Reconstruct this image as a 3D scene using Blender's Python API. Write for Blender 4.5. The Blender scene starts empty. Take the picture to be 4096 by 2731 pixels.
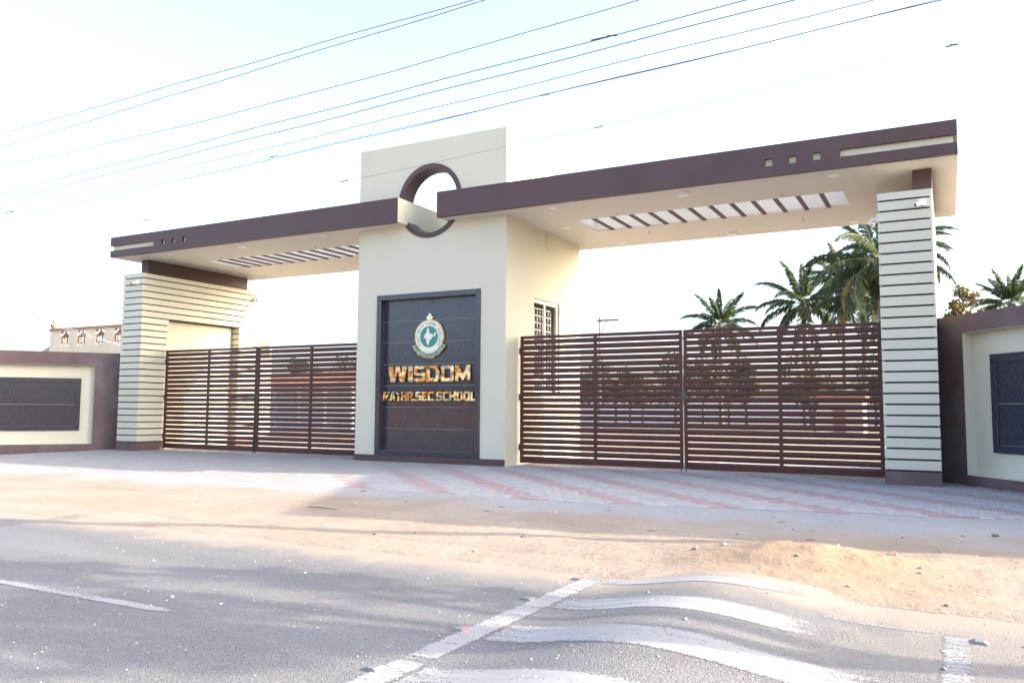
import bpy, bmesh, math, random
from mathutils import Vector, Matrix, noise
R = math.radians
rnd = random.Random(7)
SC = bpy.context.scene
COL = SC.collection

# ------------------------------------------------------------------ camera
cd = bpy.data.cameras.new('camera'); cam = bpy.data.objects.new('camera', cd); COL.objects.link(cam)
YAW, PIT, ROL = R(28.039), R(4.613), R(0.334)
fwd = Vector((-math.sin(YAW)*math.cos(PIT), math.cos(YAW)*math.cos(PIT), math.sin(PIT)))
rt = Vector((math.cos(YAW), math.sin(YAW), 0)); up = rt.cross(fwd)
r2 = math.cos(ROL)*rt + math.sin(ROL)*up; u2 = -math.sin(ROL)*rt + math.cos(ROL)*up
cam.matrix_world = Matrix(((r2.x, u2.x, -fwd.x, 15.94), (r2.y, u2.y, -fwd.y, -19.843), (r2.z, u2.z, -fwd.z, 1.6), (0, 0, 0, 1)))
cd.sensor_fit = 'HORIZONTAL'; cd.sensor_width = 36.0; cd.lens = 36.0*3279.9/4096.0
cd.clip_start = 0.05; cd.clip_end = 6000
SC.camera = cam

# ------------------------------------------------------------------ sky and sun
TS = Vector((2.38, 0.75, 1.0)).normalized()          # towards the sun
EL = math.asin(TS.z); AZ = math.atan2(TS.x, TS.y)
w = bpy.data.worlds.new('World'); SC.world = w; w.use_nodes = True
nt = w.node_tree; bg = nt.nodes['Background']
sky = nt.nodes.new('ShaderNodeTexSky'); sky.sky_type = 'NISHITA'; sky.sun_disc = False
sky.sun_elevation = EL; sky.sun_rotation = AZ
sky.air_density = 0.8; sky.dust_density = 4.5; sky.ozone_density = 1.0; sky.altitude = 0
nt.links.new(sky.outputs[0], bg.inputs[0]); bg.inputs[1].default_value = 0.15
sl = bpy.data.lights.new('sun', 'SUN'); sun = bpy.data.objects.new('sun', sl); COL.objects.link(sun)
sl.energy = 2.0; sl.angle = R(0.53); sl.color = (1.0, 0.90, 0.76)
sun.rotation_euler = TS.to_track_quat('Z', 'Y').to_euler(); sun.location = (40, 10, 30)
vs = SC.view_settings
vs.view_transform = 'Standard'; vs.look = 'None'; vs.exposure = 2.58; vs.gamma = 1.0; vs.use_curve_mapping = False
SC.cycles.max_bounces = 8; SC.cycles.diffuse_bounces = 4; SC.cycles.glossy_bounces = 4
SC.cycles.transparent_max_bounces = 12

# ------------------------------------------------------------------ materials
def mat(name, col, rough=0.7, var=0.06, vscale=2.0, bump=0.0, bscale=40.0, metal=0.0, spec=0.5, dirt=None, dscale=0.6, damt=0.0, obj_rand=0.0, trans=0.0, bdist=0.01, coat=0.0, dust_x=False, thin=0.0):
    m = bpy.data.materials.new(name); m.use_nodes = True
    t = m.node_tree; n = t.nodes; L = t.links.new
    b = n['Principled BSDF']
    b.inputs['Roughness'].default_value = rough; b.inputs['Metallic'].default_value = metal
    b.inputs['Specular IOR Level'].default_value = spec
    if coat: b.inputs['Coat Weight'].default_value = coat; b.inputs['Coat Roughness'].default_value = 0.08
    geo = n.new('ShaderNodeNewGeometry')
    nz = n.new('ShaderNodeTexNoise'); nz.inputs['Scale'].default_value = vscale; nz.inputs['Detail'].default_value = 6
    L(geo.outputs['Position'], nz.inputs['Vector'])
    mr = n.new('ShaderNodeMapRange'); mr.inputs[1].default_value = 0.3; mr.inputs[2].default_value = 0.7
    mr.inputs[3].default_value = 1-var; mr.inputs[4].default_value = 1+var
    L(nz.outputs[0], mr.inputs[0])
    fac = mr.outputs[0]
    if obj_rand:
        oi = n.new('ShaderNodeObjectInfo'); ad = n.new('ShaderNodeMath'); ad.operation = 'ADD'
        L(oi.outputs['Random'], ad.inputs[0]); L(geo.outputs['Random Per Island'], ad.inputs[1])
        fr = n.new('ShaderNodeMath'); fr.operation = 'FRACT'; L(ad.outputs[0], fr.inputs[0])
        m2 = n.new('ShaderNodeMapRange'); m2.inputs[3].default_value = 1-obj_rand; m2.inputs[4].default_value = 1+obj_rand
        L(fr.outputs[0], m2.inputs[0])
        mu = n.new('ShaderNodeMath'); mu.operation = 'MULTIPLY'; L(fac, mu.inputs[0]); L(m2.outputs[0], mu.inputs[1]); fac = mu.outputs[0]
    vm = n.new('ShaderNodeVectorMath'); vm.operation = 'SCALE'; vm.inputs[0].default_value = col[:3]
    L(fac, vm.inputs['Scale']); out = vm.outputs[0]
    if dirt:
        nd = n.new('ShaderNodeTexNoise'); nd.inputs['Scale'].default_value = dscale; nd.inputs['Detail'].default_value = 8; nd.inputs['Roughness'].default_value = 0.65
        L(geo.outputs['Position'], nd.inputs['Vector'])
        md = n.new('ShaderNodeMapRange'); md.inputs[1].default_value = 0.48; md.inputs[2].default_value = 0.75; md.inputs[4].default_value = damt
        L(nd.outputs[0], md.inputs[0])
        mx = n.new('ShaderNodeMix'); mx.data_type = 'RGBA'; mx.inputs['B'].default_value = (*dirt, 1)
        L(md.outputs[0], mx.inputs['Factor']); L(out, mx.inputs['A']); out = mx.outputs['Result']
    if dust_x:      # cement dust lies thick on the paving by the niche column and thins towards the other gate
        sp = n.new('ShaderNodeSeparateXYZ'); L(geo.outputs['Position'], sp.inputs[0])
        nd2 = n.new('ShaderNodeTexNoise'); nd2.inputs['Scale'].default_value = 0.8; nd2.inputs['Detail'].default_value = 8; L(geo.outputs['Position'], nd2.inputs['Vector'])
        q1 = n.new('ShaderNodeMath'); q1.operation = 'MULTIPLY_ADD'; q1.inputs[1].default_value = 7.0; L(nd2.outputs[0], q1.inputs[0]); L(sp.outputs[0], q1.inputs[2])
        q2 = n.new('ShaderNodeMapRange'); q2.interpolation_type = 'SMOOTHSTEP'
        for k_i, v_i in enumerate((5.0, 10.0, 0.90, 0.0)): q2.inputs[k_i+1].default_value = v_i
        L(q1.outputs[0], q2.inputs[0])
        mx2 = n.new('ShaderNodeMix'); mx2.data_type = 'RGBA'; mx2.inputs['B'].default_value = (0.265, 0.255, 0.24, 1)
        L(q2.outputs[0], mx2.inputs['Factor']); L(out, mx2.inputs['A']); out = mx2.outputs['Result']
    L(out, b.inputs['Base Color'])
    if thin:        # leaf blades let light through
        tl = n.new('ShaderNodeBsdfTranslucent'); L(out, tl.inputs[0]); ms = n.new('ShaderNodeMixShader'); ms.inputs[0].default_value = thin
        L(b.outputs[0], ms.inputs[1]); L(tl.outputs[0], ms.inputs[2]); L(ms.outputs[0], n['Material Output'].inputs['Surface'])
    if trans:
        b.inputs['Transmission Weight'].default_value = trans
    if bump:
        nb = n.new('ShaderNodeTexNoise'); nb.inputs['Scale'].default_value = bscale; nb.inputs['Detail'].default_value = 4
        L(geo.outputs['Position'], nb.inputs['Vector'])
        bp = n.new('ShaderNodeBump'); bp.inputs['Strength'].default_value = bump; bp.inputs['Distance'].default_value = bdist
        L(nb.outputs[0], bp.inputs['Height']); L(bp.outputs[0], b.inputs['Normal'])
    return m

M = {}
M['cream'] = mat('cream_paint', (0.555, 0.53, 0.415), 0.75, 0.025, 0.7, 0.12, 180, dirt=(0.42, 0.41, 0.34), dscale=0.45, damt=0.10)
M['cream_warm'] = mat('cream_board', (0.55, 0.53, 0.42), 0.55, 0.03, 0.8, 0.05, 160, obj_rand=0.025)
M['soffit'] = mat('soffit_paint', (0.63, 0.605, 0.555), 0.8, 0.02, 0.5, 0.08, 150, dirt=(0.5, 0.46, 0.41), dscale=0.8, damt=0.10)
M['polycarb'] = mat('white_polycarbonate', (0.80, 0.82, 0.84), 0.4, 0.02, 1.0, thin=0.6)
M['white'] = mat('white_paint', (0.8, 0.8, 0.79), 0.6, 0.02, 1.0)
M['brown'] = mat('brown_paint', (0.072, 0.039, 0.037), 0.6, 0.08, 1.2, 0.1, 160, dirt=(0.09, 0.065, 0.065), dscale=0.7, damt=0.3)
M['brown_wall'] = mat('brown_wall_paint', (0.108, 0.066, 0.066), 0.65, 0.14, 1.5, 0.15, 120, dirt=(0.17, 0.145, 0.155), dscale=1.1, damt=0.75)
M['dark_groove'] = mat('groove_paint', (0.022, 0.014, 0.016), 0.7, 0.1, 3)
M['gate'] = mat('gate_enamel', (0.074, 0.025, 0.020), 0.38, 0.08, 3.0, 0.04, 30, spec=0.3, dirt=(0.10, 0.06, 0.055), dscale=2.2, damt=0.25, obj_rand=0.06)
M['metal_dark'] = mat('dark_metal', (0.05, 0.045, 0.045), 0.5, 0.1, 5)
M['upvc'] = mat('white_upvc', (0.8, 0.8, 0.8), 0.35, 0.01)
M['grille_white'] = mat('painted_grille', (0.75, 0.74, 0.70), 0.5, 0.03)
M['plastic'] = mat('white_plastic', (0.78, 0.77, 0.75), 0.4, 0.02)
M['lens'] = mat('black_lens', (0.01, 0.01, 0.012), 0.1, 0.0)
M['concrete'] = mat('grey_concrete', (0.33, 0.32, 0.30), 0.85, 0.12, 3, 0.3, 60)
M['wire'] = mat('wire', (0.14, 0.13, 0.19), 0.6, 0.0)  # black cables; lavender of the lens fringing is put into the colour
M['cloth'] = mat('tangled_tape', (0.10, 0.08, 0.10), 0.8, 0.1)
M['palm_leaf'] = mat('palm_leaf', (0.055, 0.082, 0.034), 0.45, 0.25, 0.8, obj_rand=0.25, spec=0.4, thin=0.45)
M['palm_dry'] = mat('palm_leaf_dry', (0.26, 0.18, 0.05), 0.55, 0.25, 0.8, obj_rand=0.2, thin=0.3)
M['palm_rib'] = mat('palm_rib', (0.22, 0.20, 0.08), 0.6, 0.1, 2)
M['trunk'] = mat('palm_trunk', (0.20, 0.165, 0.13), 0.9, 0.25, 6, 0.6, 14, bdist=0.03)
M['coconut'] = mat('coconut_husk', (0.16, 0.11, 0.045), 0.7, 0.2, 8, obj_rand=0.2)
M['leaf_a'] = mat('leaf_green', (0.075, 0.095, 0.035), 0.5, 0.25, 1.2, obj_rand=0.35, thin=0.35)
M['leaf_b'] = mat('leaf_olive', (0.12, 0.12, 0.045), 0.5, 0.25, 1.2, obj_rand=0.35, thin=0.35)
M['leaf_c'] = mat('leaf_dry_olive', (0.15, 0.12, 0.05), 0.55, 0.25, 1.5, obj_rand=0.4, thin=0.3)
M['bark'] = mat('bark', (0.14, 0.11, 0.085), 0.9, 0.25, 8, 0.5, 18, bdist=0.02)
M['house_cream'] = mat('house_cream', (0.66, 0.55, 0.40), 0.85, 0.06, 0.9, 0.15, 80, dirt=(0.42, 0.33, 0.24), dscale=0.8, damt=0.35)
M['house_brown'] = mat('house_brown', (0.30, 0.17, 0.11), 0.8, 0.12, 1.5, 0.2, 60)
M['terracotta'] = mat('terracotta_grille', (0.22, 0.105, 0.07), 0.8, 0.12, 4)
M['roof_tile'] = mat('orange_roof_tile', (0.42, 0.18, 0.08), 0.8, 0.2, 3, 0.3, 30, obj_rand=0.15)
M['whitewash'] = mat('whitewash', (0.74, 0.73, 0.69), 0.85, 0.06, 0.7, dirt=(0.45, 0.42, 0.38), damt=0.3)
M['stone'] = mat('stone_chip', (0.36, 0.31, 0.27), 0.9, 0.2, 30, 0.4, 60, obj_rand=0.25)
M['stone_dark'] = mat('dark_clod', (0.17, 0.14, 0.11), 0.9, 0.2, 30, 0.5, 60, obj_rand=0.3)
M['brick_bit'] = mat('pink_brick_chip', (0.36, 0.26, 0.22), 0.9, 0.12, 20, 0.3, 60)
M['twig'] = mat('dry_twig', (0.10, 0.075, 0.06), 0.9, 0.2, 20)
M['paper'] = mat('paper_scrap', (0.75, 0.74, 0.72), 0.8, 0.05, 10)
M['corr'] = mat('corrugated_sheet', (0.42, 0.24, 0.12), 0.6, 0.2, 1.2, dirt=(0.15, 0.10, 0.07), damt=0.5, dscale=1.2)
M['stud'] = mat('stud_body', (0.17, 0.17, 0.175), 0.55, 0.15, 20)
M['stud_red'] = mat('stud_reflector', (0.65, 0.09, 0.10), 0.25, 0.05)
M['glass'] = mat('window_glass', (0.03, 0.035, 0.04), 0.05, 0.0)
M['paver_grey'] = mat('paver_grey', (0.30, 0.298, 0.298), 0.85, 0.10, 9, 0.35, 90, dirt=(0.31, 0.305, 0.30), dscale=0.55, damt=0.55, obj_rand=0.10, dust_x=True)
M['paver_red'] = mat('paver_red', (0.285, 0.205, 0.205), 0.85, 0.10, 9, 0.35, 90, dirt=(0.31, 0.28, 0.275), dscale=0.55, damt=0.55, obj_rand=0.10, dust_x=True)

def granite():
    m = bpy.data.materials.new('polished_granite'); m.use_nodes = True
    t = m.node_tree; n = t.nodes; L = t.links.new; b = n['Principled BSDF']
    geo = n.new('ShaderNodeNewGeometry')
    v = n.new('ShaderNodeTexVoronoi'); v.inputs['Scale'].default_value = 55; L(geo.outputs['Position'], v.inputs['Vector'])
    nz = n.new('ShaderNodeTexNoise'); nz.inputs['Scale'].default_value = 26; nz.inputs['Detail'].default_value = 8; nz.inputs['Roughness'].default_value = 0.7
    L(geo.outputs['Position'], nz.inputs['Vector'])
    r1 = n.new('ShaderNodeValToRGB'); e = r1.color_ramp.elements
    e[0].position = 0.40; e[0].color = (0.018, 0.020, 0.036, 1); e[1].position = 0.72; e[1].color = (0.075, 0.07, 0.078, 1)
    L(nz.outputs[0], r1.inputs[0])
    r2_ = n.new('ShaderNodeValToRGB'); e = r2_.color_ramp.elements
    e[0].position = 0.04; e[0].color = (1, 1, 1, 1); e[1].position = 0.10; e[1].color = (0, 0, 0, 1)
    L(v.outputs['Distance'], r2_.inputs[0])
    nl = n.new('ShaderNodeTexNoise'); nl.inputs['Scale'].default_value = 4.5; L(geo.outputs['Position'], nl.inputs['Vector'])
    ml = n.new('ShaderNodeMath'); ml.operation = 'MULTIPLY'; L(r2_.outputs[0], ml.inputs[0]); L(nl.outputs[0], ml.inputs[1])
    mx = n.new('ShaderNodeMix'); mx.data_type = 'RGBA'; mx.inputs['B'].default_value = (0.26, 0.23, 0.20, 1)
    L(ml.outputs[0], mx.inputs['Factor']); L(r1.outputs[0], mx.inputs['A']); L(mx.outputs['Result'], b.inputs['Base Color'])
    b.inputs['Roughness'].default_value = 0.13
    return m
M['granite'] = granite()

def gold():
    m = bpy.data.materials.new('mirror_gold'); m.use_nodes = True
    t = m.node_tree; n = t.nodes; L = t.links.new; b = n['Principled BSDF']
    b.inputs['Base Color'].default_value = (0.56, 0.33, 0.15, 1); b.inputs['Metallic'].default_value = 1; b.inputs['Roughness'].default_value = 0.08
    geo = n.new('ShaderNodeNewGeometry')
    nz = n.new('ShaderNodeTexNoise'); nz.inputs['Scale'].default_value = 3.2; nz.inputs['Detail'].default_value = 0.6; nz.inputs['Distortion'].default_value = 0.5
    L(geo.outputs['Position'], nz.inputs['Vector'])
    bp = n.new('ShaderNodeBump'); bp.inputs['Strength'].default_value = 1.0; bp.inputs['Distance'].default_value = 0.16
    L(nz.outputs[0], bp.inputs['Height']); L(bp.outputs[0], b.inputs['Normal'])
    return m
M['gold'] = gold()
M['enamel_cream'] = mat('enamel_cream', (0.72, 0.68, 0.52), 0.3, 0.03, 4)
M['enamel_green'] = mat('enamel_green', (0.02, 0.19, 0.16), 0.25, 0.05, 4)
M['enamel_text'] = mat('enamel_dark_text', (0.12, 0.16, 0.18), 0.4, 0.0)

def ground_mat():
    m = bpy.data.materials.new('sandy_ground'); m.use_nodes = True
    t = m.node_tree; n = t.nodes; L = t.links.new; b = n['Principled BSDF']; b.inputs['Roughness'].default_value = 0.95
    b.inputs['Specular IOR Level'].default_value = 0.15
    geo = n.new('ShaderNodeNewGeometry'); sx = n.new('ShaderNodeSeparateXYZ'); L(geo.outputs['Position'], sx.inputs[0])
    def noise_(s, d=6, r=0.6):
        q = n.new('ShaderNodeTexNoise'); q.inputs['Scale'].default_value = s; q.inputs['Detail'].default_value = d; q.inputs['Roughness'].default_value = r
        L(geo.outputs['Position'], q.inputs['Vector']); return q.outputs[0]
    def rng(x, a, b_, c, d):
        q = n.new('ShaderNodeMapRange'); q.interpolation_type = 'SMOOTHSTEP'
        for i, v_ in enumerate((a, b_, c, d)): q.inputs[i+1].default_value = v_
        L(x, q.inputs[0]); return q.outputs[0]
    def mth(op, a, b_):
        q = n.new('ShaderNodeMath'); q.operation = op
        for i, v_ in enumerate((a, b_)):
            if isinstance(v_, (int, float)): q.inputs[i].default_value = v_
            else: L(v_, q.inputs[i])
        return q.outputs[0]
    def mix(f, a, b_):
        q = n.new('ShaderNodeMix'); q.data_type = 'RGBA'; L(f, q.inputs['Factor'])
        for k, v_ in (('A', a), ('B', b_)):
            if isinstance(v_, tuple): q.inputs[k].default_value = (*v_, 1)
            else: L(v_, q.inputs[k])
        return q.outputs['Result']
    sand = mix(rng(noise_(0.7), 0.35, 0.65, 0, 1), (0.275, 0.22, 0.17), (0.315, 0.265, 0.215))
    sand = mix(rng(noise_(18, 8, 0.7), 0.45, 0.75, 0, 0.5), sand, (0.235, 0.18, 0.13))
    # dark orange heap soil
    sand = mix(rng(noise_(1.4, 5), 0.55, 0.72, 0, 0.5), sand, (0.30, 0.215, 0.14))
    vd = n.new('ShaderNodeVectorMath'); vd.operation = 'DISTANCE'; vd.inputs[1].default_value = (14.8, -10.95, 0.1); L(geo.outputs['Position'], vd.inputs[0])
    heap = mth('ADD', vd.outputs['Value'], mth('MULTIPLY', mth('SUBTRACT', noise_(2.0, 6), 0.5), 1.2))
    sand = mix(rng(heap, 0.4, 1.9, 0.75, 0), sand, (0.32, 0.215, 0.13))     # redder dug soil of the heap
    # cement dust near the paving
    yy = mth('ADD', sx.outputs[1], mth('MULTIPLY', mth('SUBTRACT', noise_(0.55, 7), 0.5), 4.2))
    dust = mix(rng(noise_(9, 8, 0.7), 0.4, 0.7, 0, 0.5), (0.30, 0.30, 0.305), (0.25, 0.245, 0.24))
    c = mix(rng(yy, -9.0, -7.3, 0, 1), sand, dust)
    c = mix(rng(sx.outputs[1], 1.5, 4.0, 0, 1), c, mix(rng(noise_(0.4), 0.35, 0.65, 0, 1), (0.20, 0.165, 0.125), (0.25, 0.20, 0.15)))   # yard soil, darkened to cut the light bounced onto the tower
    grit = rng(noise_(160, 3, 0.7), 0.62, 0.72, 0, 0.6)
    c = mix(grit, c, (0.18, 0.15, 0.12))
    L(c, b.inputs['Base Color'])
    h = mth('ADD', mth('MULTIPLY', noise_(45, 6, 0.7), 1.0), mth('MULTIPLY', noise_(8, 5), 2.0))
    bp = n.new('ShaderNodeBump'); bp.inputs['Strength'].default_value = 0.9; bp.inputs['Distance'].default_value = 0.016
    L(h, bp.inputs['Height']); L(bp.outputs[0], b.inputs['Normal'])
    return m
M['ground'] = ground_mat()

def road_mat():
    m = bpy.data.materials.new('dusty_asphalt'); m.use_nodes = True
    t = m.node_tree; n = t.nodes; L = t.links.new; b = n['Principled BSDF']; b.inputs['Roughness'].default_value = 0.75
    b.inputs['Specular IOR Level'].default_value = 0.35
    geo = n.new('ShaderNodeNewGeometry'); sx = n.new('ShaderNodeSeparateXYZ'); L(geo.outputs['Position'], sx.inputs[0])
    def noise_(s, d=6, r=0.6, vec=None):
        q = n.new('ShaderNodeTexNoise'); q.inputs['Scale'].default_value = s; q.inputs['Detail'].default_value = d; q.inputs['Roughness'].default_value = r
        L(vec or geo.outputs['Position'], q.inputs['Vector']); return q.outputs[0]
    def rng(x, a, b_, c, d):
        q = n.new('ShaderNodeMapRange'); q.interpolation_type = 'SMOOTHSTEP'
        for i, v_ in enumerate((a, b_, c, d)): q.inputs[i+1].default_value = v_
        L(x, q.inputs[0]); return q.outputs[0]
    def mth(op, a, b_):
        q = n.new('ShaderNodeMath'); q.operation = op
        for i, v_ in enumerate((a, b_)):
            if isinstance(v_, (int, float)): q.inputs[i].default_value = v_
            else: L(v_, q.inputs[i])
        return q.outputs[0]
    def mix(f, a, b_):
        q = n.new('ShaderNodeMix'); q.data_type = 'RGBA'; L(f, q.inputs['Factor'])
        for k, v_ in (('A', a), ('B', b_)):
            if isinstance(v_, tuple): q.inputs[k].default_value = (*v_, 1)
            else: L(v_, q.inputs[k])
        return q.outputs['Result']
    mp = n.new('ShaderNodeMapping'); mp.inputs['Scale'].default_value = (0.25, 1.6, 1); L(geo.outputs['Position'], mp.inputs['Vector'])
    c = mix(rng(noise_(1.0, 6, 0.6, mp.outputs[0]), 0.35, 0.65, 0, 1), (0.125, 0.123, 0.122), (0.165, 0.162, 0.158))
    v = n.new('ShaderNodeTexVoronoi'); v.inputs['Scale'].default_value = 95; L(geo.outputs['Position'], v.inputs['Vector'])
    c = mix(rng(v.outputs['Color'], 0.35, 0.9, 0, 0.55), c, (0.26, 0.255, 0.25))
    c = mix(rng(v.outputs['Distance'], 0.35, 0.75, 0, 0.6), c, (0.075, 0.075, 0.08))
    c = mix(rng(noise_(70, 2), 0.68, 0.74, 0, 0.8), c, (0.42, 0.40, 0.37))
    # sand blown over the edge of the carriageway
    d = mth('ADD', sx.outputs[1], mth('MULTIPLY', mth('SUBTRACT', noise_(1.3, 8, 0.7), 0.5), 1.5))
    c = mix(rng(d, -13.25, -12.35, 0, 0.95), c, (0.29, 0.24, 0.19))
    d2 = mth('ADD', sx.outputs[0], mth('MULTIPLY', mth('SUBTRACT', noise_(1.7, 8, 0.7), 0.5), 2.4))
    c = mix(mth('MULTIPLY', rng(d2, 14.9, 15.9, 0, 0.5), rng(sx.outputs[1], -15.0, -13.2, 0, 1)), c, (0.27, 0.23, 0.185))
    L(c, b.inputs['Base Color'])
    bp = n.new('ShaderNodeBump'); bp.inputs['Strength'].default_value = 0.7; bp.inputs['Distance'].default_value = 0.006
    L(mth('ADD', v.outputs['Distance'], noise_(40, 4)), bp.inputs['Height']); L(bp.outputs[0], b.inputs['Normal'])
    return m
M['road'] = road_mat()

def paint_mat():
    m = bpy.data.materials.new('worn_road_paint'); m.use_nodes = True
    t = m.node_tree; n = t.nodes; L = t.links.new; b = n['Principled BSDF']; b.inputs['Roughness'].default_value = 0.8
    geo = n.new('ShaderNodeNewGeometry'); at = n.new('ShaderNodeAttribute'); at.attribute_name = 'wear'
    mp = n.new('ShaderNodeMapping'); mp.inputs['Scale'].default_value = (0.35, 2.2, 1); L(geo.outputs['Position'], mp.inputs['Vector'])
    a = n.new('ShaderNodeTexNoise'); a.inputs['Scale'].default_value = 5; a.inputs['Detail'].default_value = 9; a.inputs['Roughness'].default_value = 0.75; L(mp.outputs[0], a.inputs['Vector'])
    a2 = n.new('ShaderNodeTexNoise'); a2.inputs['Scale'].default_value = 55; a2.inputs['Detail'].default_value = 5; L(geo.outputs['Position'], a2.inputs['Vector'])
    s = n.new('ShaderNodeMath'); s.operation = 'ADD'; L(a.outputs[0], s.inputs[0]); L(a2.outputs[0], s.inputs[1])
    s2 = n.new('ShaderNodeMath'); s2.operation = 'ADD'; L(s.outputs[0], s2.inputs[0]); L(at.outputs['Fac'], s2.inputs[1])
    r = n.new('ShaderNodeMapRange'); r.inputs[1].default_value = 1.12; r.inputs[2].default_value = 1.38; L(s2.outputs[0], r.inputs[0])
    cr = n.new('ShaderNodeMix'); cr.data_type = 'RGBA'; cr.inputs['A'].default_value = (0.21, 0.21, 0.213, 1); cr.inputs['B'].default_value = (0.29, 0.288, 0.287, 1)
    L(a2.outputs[0], cr.inputs['Factor']); L(cr.outputs['Result'], b.inputs['Base Color'])
    tr = n.new('ShaderNodeBsdfTransparent'); mx = n.new('ShaderNodeMixShader')
    L(r.outputs[0], mx.inputs[0]); L(b.outputs[0], mx.inputs[1]); L(tr.outputs[0], mx.inputs[2])
    L(mx.outputs[0], n['Material Output'].inputs['Surface'])
    return m
M['paint'] = paint_mat()

# ------------------------------------------------------------------ mesh helpers
ORG = {}
def tag(o, label=None, cat=None, group=None, kind=None):
    if label: o['label'] = label
    if cat: o['category'] = cat
    if group: o['group'] = group
    if kind: o['kind'] = kind
    return o
def thing(name, loc, label, cat, group=None, rotz=0.0):
    o = bpy.data.objects.new(name, None); COL.objects.link(o); o.location = loc; o.rotation_euler.z = rotz
    o.empty_display_size = 0.2
    ORG[o.name] = Vector((0, 0, 0)) if rotz else Vector(loc)
    return tag(o, label, cat, group)
def copy_tree(o, parent=None):
    c = o.copy(); COL.objects.link(c)
    if parent: c.parent = parent
    ORG[c.name] = ORG.get(o.name, Vector((0, 0, 0)))
    for ch in o.children: copy_tree(ch, c)
    return c
class MB:
    def __init__(s): s.v = []; s.f = []
    def box(s, x0, x1, y0, y1, z0, z1):
        b = len(s.v)
        s.v += [(x0, y0, z0), (x1, y0, z0), (x1, y1, z0), (x0, y1, z0), (x0, y0, z1), (x1, y0, z1), (x1, y1, z1), (x0, y1, z1)]
        s.f += [tuple(b+i for i in q) for q in ((0, 3, 2, 1), (4, 5, 6, 7), (0, 1, 5, 4), (1, 2, 6, 5), (2, 3, 7, 6), (3, 0, 4, 7))]
        return s
    def prism(s, poly, z0, z1):                      # poly counter-clockwise in XY
        b = len(s.v); n = len(poly)
        s.v += [(x, y, z0) for x, y in poly] + [(x, y, z1) for x, y in poly]
        s.f += [tuple(b+i for i in reversed(range(n))), tuple(b+n+i for i in range(n))]
        s.f += [(b+i, b+(i+1) % n, b+n+(i+1) % n, b+n+i) for i in range(n)]
        return s
    def yprism(s, poly, y0, y1):                     # poly counter-clockwise seen from -Y, in XZ; y0 is the front
        b = len(s.v); n = len(poly)
        s.v += [(x, y0, z) for x, z in poly] + [(x, y1, z) for x, z in poly]
        s.f += [tuple(b+i for i in range(n)), tuple(b+n+i for i in reversed(range(n)))]
        s.f += [(b+i, b+n+i, b+n+(i+1) % n, b+(i+1) % n) for i in range(n)]
        return s
    def tube(s, pts, r, n=6, cap=True):
        pts = [Vector(p) for p in pts]; m = len(pts); b = len(s.v)
        rr = r if isinstance(r, (list, tuple)) else [r]*m
        for i, p in enumerate(pts):
            d = (pts[min(i+1, m-1)]-pts[max(i-1, 0)]).normalized()
            a = d.cross(Vector((0, 0, 1)))
            if a.length < 1e-3: a = Vector((1, 0, 0))
            a.normalize(); c = d.cross(a)
            for k in range(n):
                t = 2*math.pi*k/n; q = p+(a*math.cos(t)+c*math.sin(t))*rr[i]; s.v.append(tuple(q))
        for i in range(m-1):
            for k in range(n):
                k2 = (k+1) % n; s.f.append((b+i*n+k, b+(i+1)*n+k, b+(i+1)*n+k2, b+i*n+k2))
        if cap: s.f += [tuple(b+k for k in range(n)), tuple(b+(m-1)*n+k for k in reversed(range(n)))]
        return s
    def quad(s, *p):
        b = len(s.v); s.v += [tuple(q) for q in p]; s.f.append(tuple(range(b, b+len(p)))); return s
    def mesh(s, name, m=None, o=None):
        me = bpy.data.meshes.new(name)
        v = s.v if o is None else [(x-o[0], y-o[1], z-o[2]) for x, y, z in s.v]
        me.from_pydata(v, [], s.f); me.update()
        if m: me.materials.append(m)
        return me
    def build(s, name, m, parent=None, smooth=False, bevel=0.0, label=None, segs=2):
        o0 = ORG.get(parent.name, Vector((0, 0, 0))) if parent else Vector((0, 0, 0))
        me = s.mesh(name, m, o0)
        if smooth:
            for p in me.polygons: p.use_smooth = True
        o = bpy.data.objects.new(name, me); COL.objects.link(o)
        if parent: o.parent = parent
        ORG[o.name] = o0
        if bevel:
            md = o.modifiers.new('bevel', 'BEVEL'); md.width = bevel; md.segments = segs; md.limit_method = 'ANGLE'; md.angle_limit = R(40)
        if label: o['label'] = label
        return o
def place(name, me, parent, loc, rot=(0, 0, 0), scale=None):
    o = bpy.data.objects.new(name, me); COL.objects.link(o)
    o0 = ORG.get(parent.name, Vector((0, 0, 0))) if parent else Vector((0, 0, 0))
    if parent: o.parent = parent
    o.location = Vector(loc)-o0; o.rotation_euler = rot
    if scale: o.scale = (scale,)*3 if isinstance(scale, (int, float)) else scale
    ORG[o.name] = o0
    return o
def cyl(c, r, z0, z1, n=24):
    return MB().prism([(c[0]+r*math.cos(2*math.pi*k/n), c[1]+r*math.sin(2*math.pi*k/n)) for k in range(n)], z0, z1)
def sstep(t): t = max(0.0, min(1.0, t)); return t*t*(3-2*t)
def struct(o): return tag(o, kind='structure')

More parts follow.
